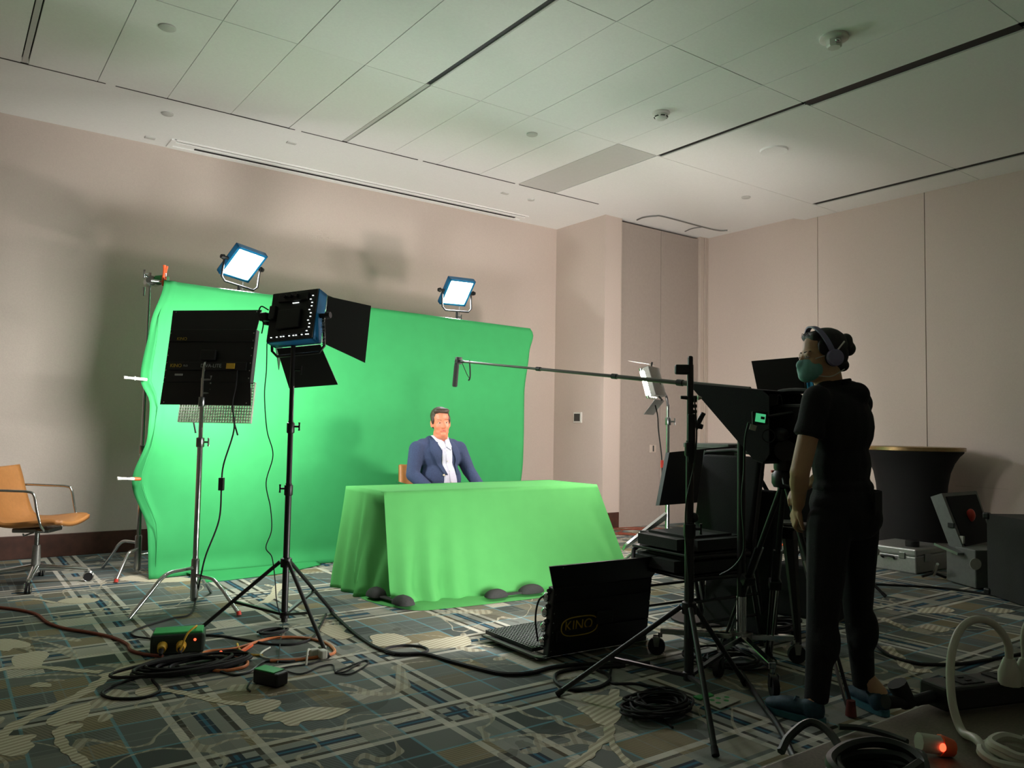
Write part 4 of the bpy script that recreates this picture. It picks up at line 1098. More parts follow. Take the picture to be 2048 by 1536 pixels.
# trousers
g = MB()
g.ell(wp(.012, 0, .90), (.160, .132, .12), TRm); g.ell(wp(.05, -.03, .85), (.115, .11, .10), TRm); g.ell(wp(.012, 0, .96), (.148, .115, .05), TRm)
LH, LK, LA = wp(-.068, -.05, .82), wp(-.098, -.05, .43), wp(-.128, -.06, .115)
RH, RK, RA = wp(.085, .03, .82), wp(.098, .06, .45), wp(.138, .10, .13)
for H_, K_, A_, r in ((LH, LK, LA, (.094, .066, .050)), (RH, RK, RA, (.092, .062, .048))):
    g.cap(H_, K_, r[0], r[1]); g.cap(K_, A_, r[1], r[2]); g.ell(K_.lerp(A_, .3) - tf * .02, (.062, .062, .11))
    d = (A_ - K_).normalized(); g.tube([A_ - d * .02, A_ + d * .03], [r[2], r[2] * 1.0], 14)
    for k in range(5): g.ell(K_ + (A_ - K_) * (.55 + .1 * k) + Vector((0, 0, 0)), (.056 - .002 * k, .056 - .002 * k, .009), Matrix.Rotation(.25 * (-1) ** k, 3, 'X'))
tq = organic('trousers', g, .010, 'black_fabric', wm, 3, .5)
for s, a in ((-1, wp(.115, -.10, .915)), (1, wp(.15, .0, .915))):
    MB().box(a, (.09, .008, .10), frame(a - wp(.01, 0, .915)), bev=.003).build('back_pocket', 'black_fabric', tq)
# ankles and sneakers
def sneaker(heel, toe, ank):
    heel = Vector((heel[0], heel[1], 0)); toe = Vector((toe[0], toe[1], 0)); d = (toe - heel).normalized(); L = .262
    M = TR(heel, frame(d))
    q = MB(M); q.ell((0, .055, .055), (.036, .055, .045)); q.ell((0, .14, .05), (.042, .09, .036)); q.ell((0, .20, .042), (.044, .06, .028)); q.cap((0, .045, .05), (0, .048, .066), .044, .045)
    sh_ = organic('sneaker', q, .007, 'teal_shoe', wm, 3, .5)
    prof = []
    for i in range(28):
        a = 2 * math.pi * i / 28; y = L / 2 + math.cos(a) * (L / 2 + .004); w = (.036 + .012 * (y / L)) * math.copysign(abs(math.sin(a)) ** .7, math.sin(a)); prof.append((w, y))
    MB(M).prism(prof, .003, .030).build('sole', 'teal_sole', sh_)
    for k in range(4): MB(M).tube([(-.024, .12 + .022 * k, .082 - .007 * k), (0, .124 + .022 * k, .091 - .009 * k), (.024, .12 + .022 * k, .082 - .007 * k)], .003, 6).build('lace', 'teal_sole', sh_, True)
    MB().cap(M @ Vector((0, .046, .09)), Vector(ank), .032, .036).build('ankle', 'skin_woman', wm, True)
sneaker((3.014, 1.909, 0.000), (2.967, 2.161, 0.000), LA + Vector((0, 0, .02)))
sneaker((3.323, 1.814, 0.000), (3.411, 2.006, 0.000), RA + Vector((0, 0, .02)))

# ================================================================ MICROPHONE, RIGHT-HAND CLUSTER
ma = Vector((3.188, 5.100, 1.708)); mb_ = Vector((3.352, 2.537, 1.421))
bt = thing('boom_pole', 'long telescopic boom pole reaching over the desk toward the man', 'boom pole', mb_)
dd = (mb_ - ma).normalized(); LL = (mb_ - ma).length; st = ma + dd * .10
for k, (a, b, r) in enumerate(((0, .34, .0085), (.34, .62, .0105), (.62, .82, .0125), (.82, 1, .0145))):
    MB().tube([st.lerp(mb_, a), st.lerp(mb_, b)], r, 12).build('pole_section', 'pole_metal', bt, True)
    if a: MB().tube([st.lerp(mb_, a - .008), st.lerp(mb_, a + .008)], r + .004, 12).build('lock_collar', 'black_metal', bt, True)
MB().tube([ma + dd * .035, ma + dd * .10], [.012, .010], 10).build('tip_adapter', 'black_metal', bt, True)
mt = thing('shotgun_microphone', 'black shotgun microphone hanging down from the boom pole tip', 'microphone', ma)
md = Vector((3.171, 5.100, 1.493)) - ma; md.normalize()
MB().tube([ma - md * .005, ma + md * .03, ma + md * .045, ma + md * .19, ma + md * .198], [.016, .018, .0195, .0205, .015], 16).build('foam_cover', 'charcoal_fabric', mt, True)
MB().tube([ma - md * .03, ma + md * .02], .0115, 12).build('barrel', 'black_metal', mt, True)
q = MB(); q.box(ma + dd * .02 - md * .005, (.05, .03, .055), frame(dd), bev=.006); q.cyl(ma - AW * .03, ma + AW * .03, .014, n=12); q.build('shock_mount', 'black_plastic', mt, True)
for k in (-1, 1): MB().tube([ma + md * (.005 + .012 * k) - SR * .02, ma + md * (.008 + .012 * k) + SR * .02], .003, 6).build('elastic_band', 'silver_print', mt, True)
MB().tube(spline([ma + dd * .06, ma + dd * .13 - Vector((0, 0, .09)), ma + dd * .17 - Vector((0, 0, .125)), ma + dd * .155 - Vector((0, 0, .135))], 6), .003, 6).build('microphone_lead', 'rubber', mt, True)
MB().tube(spline([ma + dd * .16 + Vector((0, 0, .014)), ma + dd * .17 - Vector((0, 0, .05)), ma + dd * .172 - Vector((0, 0, .11)), ma + dd * .155 - Vector((0, 0, .137))], 6), .006, 6).build('coiled_lead', 'rubber', mt, True)

# ---- fluorescent lamp lying on the carpet
fd = Vector((.06, 1, .12)).normalized(); fc = Vector((2.955, 3.235, .205))
t = thing('fluorescent_lamp', 'black fluorescent lamp standing on the carpet in front of the desk', 'studio lamp', (fc.x, fc.y, 0))
MF = fluo_head(t, fc, fd, 0, .68, .36, 108, 20, .14, .06, [('KINO', .075, -.16, -.03, 'gold_print')], .07)
MB(MF).tube([(-.16 + .12 * math.copysign(abs(math.cos(a)) ** .6, math.cos(a)), -.058, -.03 + .05 * math.copysign(abs(math.sin(a)) ** .8, math.sin(a))) for a in [i * 2 * math.pi / 40 for i in range(40)]], .0035, 6, closed=True).build('logo_outline', 'gold_print', t, True)
for k in range(4):
    z = -.12 + .08 * k
    MB(MF).ell((-.345, .012, z), (.016, .022, .026)).build('tube_socket', 'chrome', t, True)
    MB(MF).cyl((-.345, -.02, z + .03), (-.345, -.005, z + .045), .012, n=10).build('socket_clip', 'black_plastic', t, True)
MB(MF).tube(spline([(-.345, .0, .14), (-.375, .03, .10), (-.38, .04, 0), (-.36, .03, -.12)], 6), .005, 6).build('socket_lead', 'rubber', t, True)
lv = MB()
lx0, lx1, ly0, ly1 = 2.61, 3.29, 3.36, 3.80
for k in range(31): lv.box((lx0 + (lx1 - lx0) * k / 30, (ly0 + ly1) / 2, .030), (.004, ly1 - ly0, .022))
for k in range(21): lv.box(((lx0 + lx1) / 2, ly0 + (ly1 - ly0) * k / 20, .030), (lx1 - lx0, .004, .022))
lo = lv.build('honeycomb_louver', 'black_metal', t); lo['kind'] = 'stuff'
MB().slab([(2.60, 3.22, .015), (2.60, 3.72, .018), (2.54, 3.74, .030), (2.54, 3.24, .028)], .008).build('side_flap', 'black_metal', t)
area('tube_glow', fc + fd * .07, fd + Vector((0, 0, .10)), .6, .32, LIGHT['floor'], (1, .97, .93), t, 165)

# ---- stack of two black banquet chairs
def stack_chair(label, zoff, org, part_label=None):
    t = thing('banquet_chair', label, 'chair', (org[0], org[1], zoff), 'stacked black banquet chairs')
    M = Matrix.Translation((org[0], org[1], zoff)) @ Matrix.Rotation(math.radians(-4), 4, 'Z')      # faces local -x
    bm = bmesh.new(); bmesh.ops.create_cube(bm, size=1); bmesh.ops.bevel(bm, geom=list(bm.edges), offset=.16, segments=4, affect='EDGES')
    m = MB(M); m.bm(bm, Matrix.Translation((-.02, 0, .475)) @ Matrix.Diagonal((.50, .46, .085, 1))); m.build('seat', 'charcoal_fabric', t, True)
    MB(M).box((-.02, 0, .425), (.48, .44, .016), bev=.004).build('seat_board', 'black_paint', t)
    RB = Matrix.Rotation(math.radians(10), 3, 'Y')
    MB(M).box((.29, 0, .72), (.05, .44, .46), RB, bev=.018).build('backrest', 'black_fabric', t, True)
    for s in (-1, 1):
        MB(M).tube(spline([(-.245, s * .225, .0), (-.245, s * .225, .36), (-.225, s * .225, .405), (-.17, s * .225, .415), (.1, s * .225, .41), (.22, s * .225, .41)], 5), .0125, 10).build('front_leg', 'black_metal', t, True)
        MB(M).tube([(.34, s * .225, .0), (.25, s * .225, .40), (.275, s * .225, .60), (.34, s * .225, .97)], .0125, 10).build('rear_leg', 'black_metal', t, True)
        MB(M).tube([(-.245, s * .225, .18), (.295, s * .225, .18)], .008, 8).build('side_rail', 'black_metal', t, True)
    MB(M).tube([(.338, -.225, .96), (.345, 0, .98), (.338, .225, .96)], .0125, 10).build('top_rail', 'black_metal', t, True)
    return t
stack_chair('lower black banquet chair of the stack beside the floor lamp', 0, (3.50, 3.06))
stack_chair('upper black banquet chair of the stack beside the floor lamp', .115, (3.52, 3.06))
o = MB().box((3.90, 3.0, .46), (.10, .46, .82), Matrix.Rotation(math.radians(6), 3, 'Y'), bev=.012).build('equipment_bag', 'black_fabric', origin=(3.9, 3.0, .05))
tag(o, 'tall flat black bag leaning against the back of the chair stack', 'bag')
MB().box((3.845, 2.86, .13), (.004, .012, .012)).build('rivet', 'silver_print', o)
MB().tube(spline([(3.93, 2.85, .86), (3.93, 2.92, .94), (3.93, 3.05, .94), (3.93, 3.12, .86)], 5), .012, 8).build('carry_strap', 'black_fabric', o, True)

# ---- black tripod in the foreground
rb = (2.72, 2.38)
t = thing('tripod_stand', 'tall black tripod stand in front of the chair stack', 'light stand', (rb[0], rb[1], 0))
tripod(t, rb, (2.677, 2.427, 0.428)[2], [(.11, .80, .021), (.78, 1.16, .0175), (1.14, 1.50, .0145)], [(2.315, 2.791, 0.000), (2.380, 1.953, 0.000), (3.158, 2.417, 0.000)], .58, r_leg=.012, col_bottom=.11, knobs=((.77, 1),))
tz = lambda y: (2.667, 2.438, 1.522)[2] + 0 * y
c = Vector((rb[0], rb[1], 0))
q = lambda px, z: c + SR * ((px - 1345) * .00224) + Vector((0, 0, z))
MB().box(q(1345, 1.475), (.022, .026, .13), frame(AW), bev=.008).build('top_clamp', 'black_plastic', t)
MB().box(q(1328, 1.478), (.062, .03, .045), frame(AW), bev=.008).build('phone_bracket', 'black_plastic', t)
MB().box(q(1347, 1.17), (.034, .034, .22), frame(AW), bev=.006).build('sleeve', 'black_plastic', t)
MB().tube([q(1345, 1.27), q(1358, 1.225), q(1372, 1.285)], [.012, .018, .011], 10).build('clamp_jaw', 'black_plastic', t, True)
MB().tube([q(1350, 1.235), q(1370, 1.222)], [.016, .011], 10).build('clamp_handle', 'black_plastic', t, True)
for z in (1.34, 1.315, 1.29): MB().box(q(1350, z), (.035, .028, .016), frame(AW), bev=.004).build('bolt_block', 'black_plastic', t)
MB().tube([q(1326, 1.353), q(1358, 1.350)], [.007, .012], 8).build('wing_screw', 'black_plastic', t, True)
MB().tube([q(1360, 1.352), q(1368, 1.352)], [.012, .004], 10).build('bright_cap', 'nickel', t, True)
MB().ell(q(1354, .82), (.02, .02, .022)).build('adjust_knob', 'black_plastic', t, True)
cable('hanging_cord', 'thin grey-green cord running down the tall black tripod stand', [q(1350, 1.36) - AW * .03, q(1355, 1.2) - AW * .03, q(1350, 1.05) - AW * .03, q(1336, .9) - AW * .03, q(1334, .75) - AW * .03, q(1340, .55) - AW * .03, q(1341, .3) - AW * .03], .0035, 'cable_green', 6)
cable('floor_pole', 'slim black pole lying on the carpet beside the teal sneaker', [(3.238, 2.508, 0.000)[:2] + (.03,), (2.942, 2.148, 0.000)[:2] + (.018,), (2.796, 1.970, 0.000)[:2] + (.014,), (2.487, 1.662, 0.000)[:2] + (.014,)], .013, 'black_metal', 8, 4, cat='pole')

# ---- flat black monitor seen from behind
t = thing('monitor', 'flat black monitor seen from behind above the chair stack', 'monitor', (3.891, 3.321, 0.898))
MB().slab([(3.718, 3.436, 1.067), (3.608, 3.414, 0.743), (4.208, 3.348, 0.759), (4.294, 3.385, 1.110)], .035).build('panel', 'black_plastic', t)
a = Vector((4.020, 3.411, 0.922))
MB().tube([a, (a.x, a.y, .03)], .018, 10).build('post', 'black_metal', t, True)
MB().lathe([(.2, 0), (.2, .012), (.03, .03)], (a.x, a.y, 0), 24).build('base', 'black_metal', t, True)

# ---- equipment cart with grey tray
t = thing('equipment_cart', 'rolling equipment cart with grey tray at chest height', 'cart', (4.75, 3.68, 0))
x0, x1, y0, y1 = 4.34, 5.12, 3.46, 3.86
MB().box(((x0 + x1) / 2, (y0 + y1) / 2, 1.105), (x1 - x0, y1 - y0, .03), bev=.004).build('top_tray', 'grey_shelf', t)
MB().box(((x0 + x1) / 2 + .03, (y0 + y1) / 2, 1.07), (x1 - x0 - .06, y1 - y0 - .03, .035), bev=.004).build('drawer', 'grey_shelf', t)
MB().box(((x0 + x1) / 2, (y0 + y1) / 2, .35), (x1 - x0, y1 - y0, .03), bev=.004).build('lower_shelf', 'grey_shelf', t)
for x in (x0 + .15, x1 - .04):
    for y in (y0 + .05, y1 - .05):
        MB().box((x, y, .59), (.03, .03, .95)).build('post', 'black_metal', t)
        MB().cyl((x, y - .015, .055), (x, y + .015, .055), .055, n=16).build('wheel', 'rubber', t, True)
cable('tray_cable', 'black cable arching over the grey cart tray', [(4.62, 3.6, 1.13), (4.66, 3.58, 1.165), (4.75, 3.55, 1.18), (4.9, 3.55, 1.16), (4.98, 3.55, 1.13)], .008, 'rubber')

# ---- camera with prompter hood on a tripod
t = thing('camera_tripod', 'black video tripod with fluid head under the prompter camera', 'tripod', (3.33, 2.30, 0))
ap = Vector((3.33, 2.32, .98))
for f_, sp in (((3.569, 2.876, -0.000), 1), ((3.203, 1.907, 0.000), 1), ((3.62, 2.62, 0), 1)):
    f_ = Vector(f_); f_.z = .02; a = ap + (f_ - ap).normalized() * .05; mid = a.lerp(f_, .55); sd = (f_ - a).cross(Vector((0, 0, 1))).normalized() * .016
    lg = MB().tube([a, mid], .014, 10).build('leg', 'black_metal', t, True)
    for s in (-1, 1): MB().tube([a.lerp(f_, .35) + sd * s, f_ + sd * s * .7], .008, 8).build('leg_rail', 'steel' if s > 0 else 'black_metal', lg, True)
    MB().box(a.lerp(f_, .55), (.06, .05, .05), frame(f_ - a), bev=.006).build('leg_lock', 'black_plastic', lg)
    MB().tube([f_ + Vector((0, 0, .05)), f_ + Vector((0, 0, -.014))], [.018, .024], 10).build('foot', 'dark_red' if f_.x < 3.3 and f_.y < 2.2 else 'rubber', lg, True)
MB().lathe([(.05, .94), (.06, .96), (.06, 1.0), (.045, 1.02), (.05, 1.03), (.05, 1.10), (.03, 1.12)], (3.33, 2.32, 0), 18).build('bowl', 'black_metal', t, True)
MB().box((3.34, 2.30, 1.12), (.10, .16, .07), bev=.012).build('fluid_head', 'black_plastic', t)
MB().cyl((3.27, 2.27, 1.12), (3.25, 2.26, 1.12), .05, n=20).build('tilt_dial', 'black_plastic', t, True)
MB().tube([(3.38, 2.22, 1.1), (3.42, 2.02, 1.02)], .011, 8).build('pan_handle', 'black_metal', t, True)
MB().tube([(3.29, 2.30, .99), (3.23, 2.25, .96), (3.24, 2.22, .95)], .007, 8).build('bowl_clamp', 'black_plastic', t, True)
MB().box(Vector((3.330, 2.359, 1.014)), (.06, .02, .012), frame(AW), bev=.003).build('red_lever', 'red', t)
cm = thing('video_camera', 'black video camera with small green-lit side screen', 'camera', (3.34, 2.25, 1.155))
MB().box((3.345, 2.27, 1.255), (.13, .24, .17), bev=.014).build('body', 'black_plastic', cm)
MB().lathe([(.03, 0), (.055, .005), (.055, .1), (.045, .11), (.045, .14)], (3.345, 2.38, 1.25), 20, frame((0, 0, 1), (0, -1, 0)) @ Matrix.Identity(3)).build('lens', 'black_plastic', cm, True)
MB().tube(spline([(3.345, 2.38, 1.345), (3.345, 2.36, 1.40), (3.345, 2.20, 1.40), (3.345, 2.16, 1.345)], 5), .014, 8).build('top_handle', 'black_plastic', cm, True)
sc_ = Vector((3.105, 2.294, 1.270)); RS_ = frame(AW + Vector((0, 0, -.1)))
MB().box(sc_, (.075, .012, .062), RS_, bev=.004).build('side_monitor', 'black_plastic', cm)
MB().box(sc_ - AW * .008, (.046, .003, .040), roll(RS_, .15)).build('lit_screen', 'screen_glow', cm)
MB().box(sc_ - AW * .010 + SR * .010, (.018, .002, .012), roll(RS_, .15)).build('screen_menu', 'black_plastic', cm)
MB().tube([sc_ + AW * .01, (3.29, 2.24, 1.30)], .008, 8).build('monitor_arm', 'black_metal', cm, True)
d0 = Vector((3.159, 2.286, 1.187))
MB().tube([d0 - AW * .0 + SR * .030 * math.cos(a) + Vector((0, 0, .030 * math.sin(a))) for a in [i * math.pi / 10 for i in range(20)]], .003, 6, closed=True).build('follow_ring', 'charcoal_fabric', cm, True)
MB().ell(Vector((3.223, 2.263, 1.192)), (.035, .04, .035)).build('focus_motor', 'black_plastic', cm, True)
MB().box(Vector((3.396, 2.356, 1.262)), (.10, .04, .022), frame(AW), bev=.005).build('grip', 'black_plastic', cm)
MB().box(Vector((3.299, 2.370, 1.362)), (.05, .06, .07), frame(AW), bev=.008).build('receiver', 'black_plastic', cm)
MB().tube(spline([(3.261, 2.323, 1.360), (3.279, 2.308, 1.385), (3.289, 2.304, 1.337), (3.301, 2.323, 1.289)], 6), .004, 6).build('camera_lead', 'rubber', cm, True)
MB().tube(spline([(3.327, 2.341, 1.302), (3.351, 2.324, 1.295), (3.388, 2.300, 1.254)], 6), .004, 6).build('camera_lead', 'rubber', cm, True)
hd = thing('prompter_hood', 'black fabric prompter hood flaring toward the man in front of the camera', 'camera hood', (3.31, 2.5, 1.1))
pr = [(2.775, 1.447), (2.375, 1.075), (2.32, 1.06), (2.285, 1.10), (2.285, 1.37), (2.32, 1.40)]
xa, xb = 3.165, 3.46
vs = [(xa - (.0 if i else .0), y, z) for i, (y, z) in enumerate(pr)] + [(xb, y, z) for (y, z) in pr]
# side walls, top, rear; the slanted front stays open for the glass
n = 6
MB().slab([vs[0], vs[1], vs[2], vs[3], vs[4], vs[5]], .008).build('side_wall', 'black_fabric', hd)
MB().slab([vs[n], vs[n + 1], vs[n + 2], vs[n + 3], vs[n + 4], vs[n + 5]], .008).build('side_wall', 'black_fabric', hd)
MB().slab([vs[0], vs[5], vs[n + 5], vs[n]], .008).build('top_wall', 'black_fabric', hd)
MB().slab([vs[1], vs[2], vs[n + 2], vs[n + 1]], .012).build('base_plate', 'black_metal', hd)
MB().slab([vs[0], vs[1], vs[n + 1], vs[n]], .004).build('mirror_glass', 'screen_dark', hd)
MB().box(Vector((3.064, 2.302, 1.225)), (.03, .004, .026), roll(frame(AW), .3)).build('white_tag', 'paper', cm)
MB().tube([Vector((3.072, 2.308, 1.230)), sc_], .003, 6).build('tag_string', 'rubber', cm, True)
cable('hanging_cord', 'thin dark green cord hanging below the prompter hood', [(3.013, 2.288, 1.247), (3.037, 2.326, 1.166), (3.090, 2.372, 1.024), (3.089, 2.383, 0.883), (3.122, 2.396, 0.692), (3.135, 2.417, 0.617), (3.134, 2.472, 0.550), (3.127, 2.542, 0.504)], .0045, 'cable_green')
# ---- rolling stand with chrome legs
rs = (3.47, 2.68)
t = thing('rolling_stand', 'rolling stand with chrome legs and swivel casters below the camera', 'rolling stand', (rs[0], rs[1], 0))
MB().cyl((rs[0], rs[1], .13), (rs[0], rs[1], .34), .026, n=16).build('chrome_column', 'chrome', t, True)
MB().cyl((rs[0], rs[1], .32), (rs[0], rs[1], 1.43), .022, n=16).build('black_column', 'black_metal', t, True)
MB().box((rs[0], rs[1], .13), (.09, .09, .05), bev=.008).build('leg_hub', 'steel', t)
for f_ in ((3.159, 2.266, 0.000), (3.684, 2.516, 0.000), (3.180, 2.583, 0.000), (3.75, 2.95, 0), (3.2, 3.0, 0)):
    f_ = Vector(f_); d = Vector((f_.x - rs[0], f_.y - rs[1], 0)); e = Vector((rs[0], rs[1], .13)) + d
    MB().box(Vector((rs[0], rs[1], .13)) + d * .5, (.036, d.length, .03), frame(d), bev=.004).build('leg', 'chrome', t)
    cs = MB().tube([e + Vector((0, 0, -.01)), e + Vector((0, 0, -.035))], .012, 10).build('caster', 'chrome', t, True)
    s = d.normalized().cross(Vector((0, 0, 1))); w0 = Vector((e.x, e.y, .046)) + d.normalized() * .02
    MB().cyl(w0 - s * .014, w0 + s * .014, .046, n=20).build('wheel', 'rubber', cs, True)
    for k in (-1, 1): MB().slab([e + s * .02 * k + Vector((0, 0, -.03)), e + s * .02 * k + d.normalized() * .04 + Vector((0, 0, -.03)), w0 + s * .02 * k + d.normalized() * .012, w0 + s * .02 * k - d.normalized() * .012], .003).build('fork', 'steel', cs)

# ---- tube lamp on the chrome stand at the right end of the desk
tc_ = Vector((4.602, 4.428, 1.584)); ts_ = Vector((4.837, 4.466, 1.252))
t = thing('chrome_stand', 'chrome turtle-base stand right of the desk behind the black tripod', 'light stand', (ts_.x, ts_.y, 0))
cstand(t, (ts_.x, ts_.y), [(.03, .95, .0185), (.95, 1.30, .015), (1.30, 1.42, .012)], [(ts_.x - .50, ts_.y + .22, 0), (ts_.x + .45, ts_.y + .3, 0), (ts_.x + .1, ts_.y - .5, 0)], knob_z=(.93, 1.28))
MB().tube([(ts_.x, ts_.y, 1.40), (ts_.x - .02, ts_.y, 1.48), tc_ + SR * .06], .011, 10).build('spigot', 'black_metal', t, True)
MB().slab([(4.478, 4.612, 0.246), (4.492, 4.599, 0.287), (4.820, 4.466, 0.542), (4.822, 4.468, 0.493)], .03).build('strut', 'chrome', t)
t = thing('tube_lamp', 'small lit tube lamp with silver barn doors right of the desk', 'studio lamp', tc_)
tf_ = (-SR * .82 + AW * .52 - Vector((0, 0, .28))).normalized(); Rt = roll(frame(tf_), 0); MT = TR(tc_, Rt)
MB(MT).box((0, -.03, 0), (.22, .05, .24), bev=.006).build('housing', 'alu', t)
tm = led_material('tube_lit', (255, 238, 232), LIGHT['tube'])
for k in range(4):
    x = -.075 + .05 * k
    MB(MT).tube([(x, .028, -.10), (x, .028, .10)], .014, 10).build('tube', tm, t, True)
    for s in (-1, 1): MB(MT).cyl((x, .026, s * .10), (x, .026, s * .125), .017, n=10).build('tube_cap', 'chrome', t, True)
for s, A, nm in ((1, 25, 'barn_door'), (-1, 35, 'barn_door')):
    A = math.radians(A)
    MB(MT).slab([(-.10, -.03, s * .15), (.10, -.03, s * .15), (.10, -.03 + .15 * math.cos(A), s * (.15 + .15 * math.sin(A))), (-.10, -.03 + .15 * math.cos(A), s * (.15 + .15 * math.sin(A)))], .004).build(nm, 'alu', t)
    MB(MT).tube([(0, -.03, s * .12), (0, -.05, s * .16)], .008, 8).build('door_hinge', 'black_metal', t, True)
cable('hanging_cord', 'thin cord with red switch hanging beside the tube lamp stand', [tc_ - Vector((0, 0, .14)) + SR * .02, (4.579, 4.339, 1.327), (4.591, 4.339, 1.209), (4.614, 4.333, 1.053), (4.626, 4.332, 0.935), (4.643, 4.340, 0.660)], .005, 'rubber')
o = MB().box(Vector((4.626, 4.332, 0.943)), (.022, .02, .06), frame(AW), bev=.004).build('cord_switch', 'red', origin=(4.626, 4.332, 0.943)); tag(o, 'small red inline switch on the cord beside the tube lamp stand', 'switch')

# ---- LED lamp behind the woman
c = Vector((5.686, 3.631, 1.695)); sb2 = (c.x, c.y)
t = thing('led_lamp', 'LED lamp with black barn doors partly hidden by the woman', 'studio lamp', c)
led_panel(t, c, Vector((.14, .98, -.14)), .31, math.radians(-8), led_material('led_far', (255, 240, 232), LIGHT['far']), (('L', 48, .36), ('R', 40, .28), ('B', 40, .2)), True, .075, .05)
s2 = thing('tripod_stand', 'black tripod stand of the LED lamp behind the woman', 'light stand', (c.x, c.y, 0))
tripod(s2, sb2, .40, [(.09, .9, .018), (.88, 1.3, .015), (1.28, c.z - .2, .013)], [(c.x + .5 * math.cos(a), c.y + .5 * math.sin(a), 0) for a in (.6, 2.7, 4.8)], .55)

# ---- metal stool with laptop
t = thing('metal_stool', 'black metal stool with tapered legs right of the camera', 'stool', (4.16, 2.93, 0))
MB().box((4.16, 2.93, .648), (.34, .34, .02), Matrix.Rotation(.16, 3, 'Z'), bev=.006).build('seat', 'black_paint', t)
MB().box((4.16, 2.93, .615), (.31, .31, .06), Matrix.Rotation(.16, 3, 'Z'), bev=.006).build('apron', 'black_paint', t)
for f_ in ((4.297, 3.133, 0.000), (4.001, 2.697, 0.000), (3.93, 3.06, 0), (4.42, 2.82, 0)):
    f_ = Vector(f_); f_.z = 0; tp = Vector((4.16, 2.93, .60)) + (f_ - Vector((4.16, 2.93, 0))) * .55
    MB().tube([tp, f_], [.044, .017], 6).build('leg', 'black_paint', t)
lp = thing('laptop', 'open black laptop standing on the metal stool', 'laptop', (4.16, 2.93, .659))
MB().box((4.16, 2.95, .669), (.32, .22, .018), Matrix.Rotation(.5, 3, 'Z'), bev=.004).build('keyboard_deck', 'alu', lp)
MB().box((4.25, 2.88, .77), (.012, .22, .21), Matrix.Rotation(.5, 3, 'Z') @ Matrix.Rotation(.25, 3, 'Y'), bev=.003).build('lid', 'black_plastic', lp)
o = MB().box((4.75, 3.1, .17), (.30, .4, .34), Matrix.Rotation(.3, 3, 'Z'), bev=.02).build('equipment_bag', 'black_fabric', origin=(4.75, 3.1, 0)); tag(o, 'dark soft bag on the carpet behind the metal stool', 'bag')
MB().tube(spline([(4.65, 3.05, .33), (4.7, 3.08, .42), (4.8, 3.12, .42), (4.85, 3.15, .33)], 5), .012, 8).build('bag_handle', 'black_fabric', o, True)

# ---- cocktail table with stretch cover
c = (7.854, 4.017, 1.072); cx, cy = c[0], c[1]
t = thing('cocktail_table', 'round cocktail table in black stretch cover with brass rim', 'table', (cx, cy, 0))
MB().lathe([(0, 1.092), (.475, 1.092), (.48, 1.088), (.48, 1.058), (.47, 1.052), (0, 1.052)], (cx, cy, 0), 48).build('table_top', 'brass', t, True)
prof = [(.465, 1.06), (.46, 1.035), (.425, 1.0), (.38, .93), (.345, .84), (.322, .72), (.31, .58), (.305, .42), (.312, .26), (.325, .12), (.335, .02), (.335, .004)]
MB().lathe(prof, (cx, cy, 0), 48).build('stretch_cover', 'black_fabric', t, True)
# ---- aluminium case
t = thing('flight_case', 'silver aluminium case lying on the carpet before the cocktail table', 'case', (7.2, 3.75, 0))
MB().box((7.20, 3.75, .075), (.58, .50, .15), bev=.012).build('body', 'alu', t)
MB().box((7.20, 3.75, .183), (.58, .50, .062), bev=.014).build('lid', 'alu', t)
MB().box((7.20, 3.75, .151), (.586, .506, .008)).build('rim', 'steel', t)
for y in (3.86, 3.62):
    l = MB().box((6.905, y, .15), (.014, .05, .055), bev=.003).build('latch', 'steel', t)
MB().tube(spline([(6.90, 3.69, .11), (6.875, 3.69, .13), (6.875, 3.79, .13), (6.90, 3.79, .11)], 5), .009, 8).build('handle', 'black_plastic', t, True)
MB().box((7.1, 3.496, .13), (.1, .012, .07), bev=.003).build('side_plate', 'steel', t)
o = MB().lathe([(0, .215), (.055, .215), (.058, .218), (.058, .262), (.05, .268), (0, .268)], (7.08, 3.62, 0), 24).build('tape_roll', 'black_plastic', smooth=True, origin=(7.08, 3.62, .215)); tag(o, 'black round roll lying on the silver case', 'tape roll')
# ---- open case with raised lid
t = thing('open_case', 'open grey case with raised lid and red item inside', 'case', (6.75, 3.1, 0))
MB().box((6.86, 2.98, .16), (.30, .34, .30), Matrix.Rotation(-.5, 3, 'Z'), bev=.01).build('body', 'grey_shelf', t)
Q = [Vector((6.791, 3.268, 0.707)), Vector((7.400, 3.259, 0.709)), Vector((7.340, 3.085, 0.268)), Vector((6.752, 3.080, 0.259))]
MB().slab(Q, .10).build('lid', 'grey_shelf', t)
nn = (Q[1] - Q[0]).cross(Q[3] - Q[0]).normalized(); nn = nn if nn.dot(Vector((0, 0, 1.2)) - Q[0]) > 0 else -nn
cc_ = sum(Q, Vector()) / 4
MB().slab([cc_ + (p - cc_) * .86 + nn * .052 for p in Q], .01).build('lid_lining', 'black_fabric', t)
MB().ell(cc_ + nn * .06 + Vector((0, 0, .03)), (.035, .035, .055)).build('red_item', 'red', t, True)
MB().box(Q[3].lerp(Q[0], .18) + nn * .055 + (Q[2] - Q[3]) * .05, (.03, .03, .06)).build('label', 'paper', t)
MB().box(Q[0].lerp(Q[3], .55) + nn * .03, (.03, .05, .04), bev=.005).build('latch', 'black_plastic', t)
MB().lathe([(0, 0), (.045, 0), (.045, .004), (0, .004)], Vector((6.635, 2.897, 0.204)), 24, frame((0, 0, 1), -AW)).build('round_sticker', 'paper', t, True)
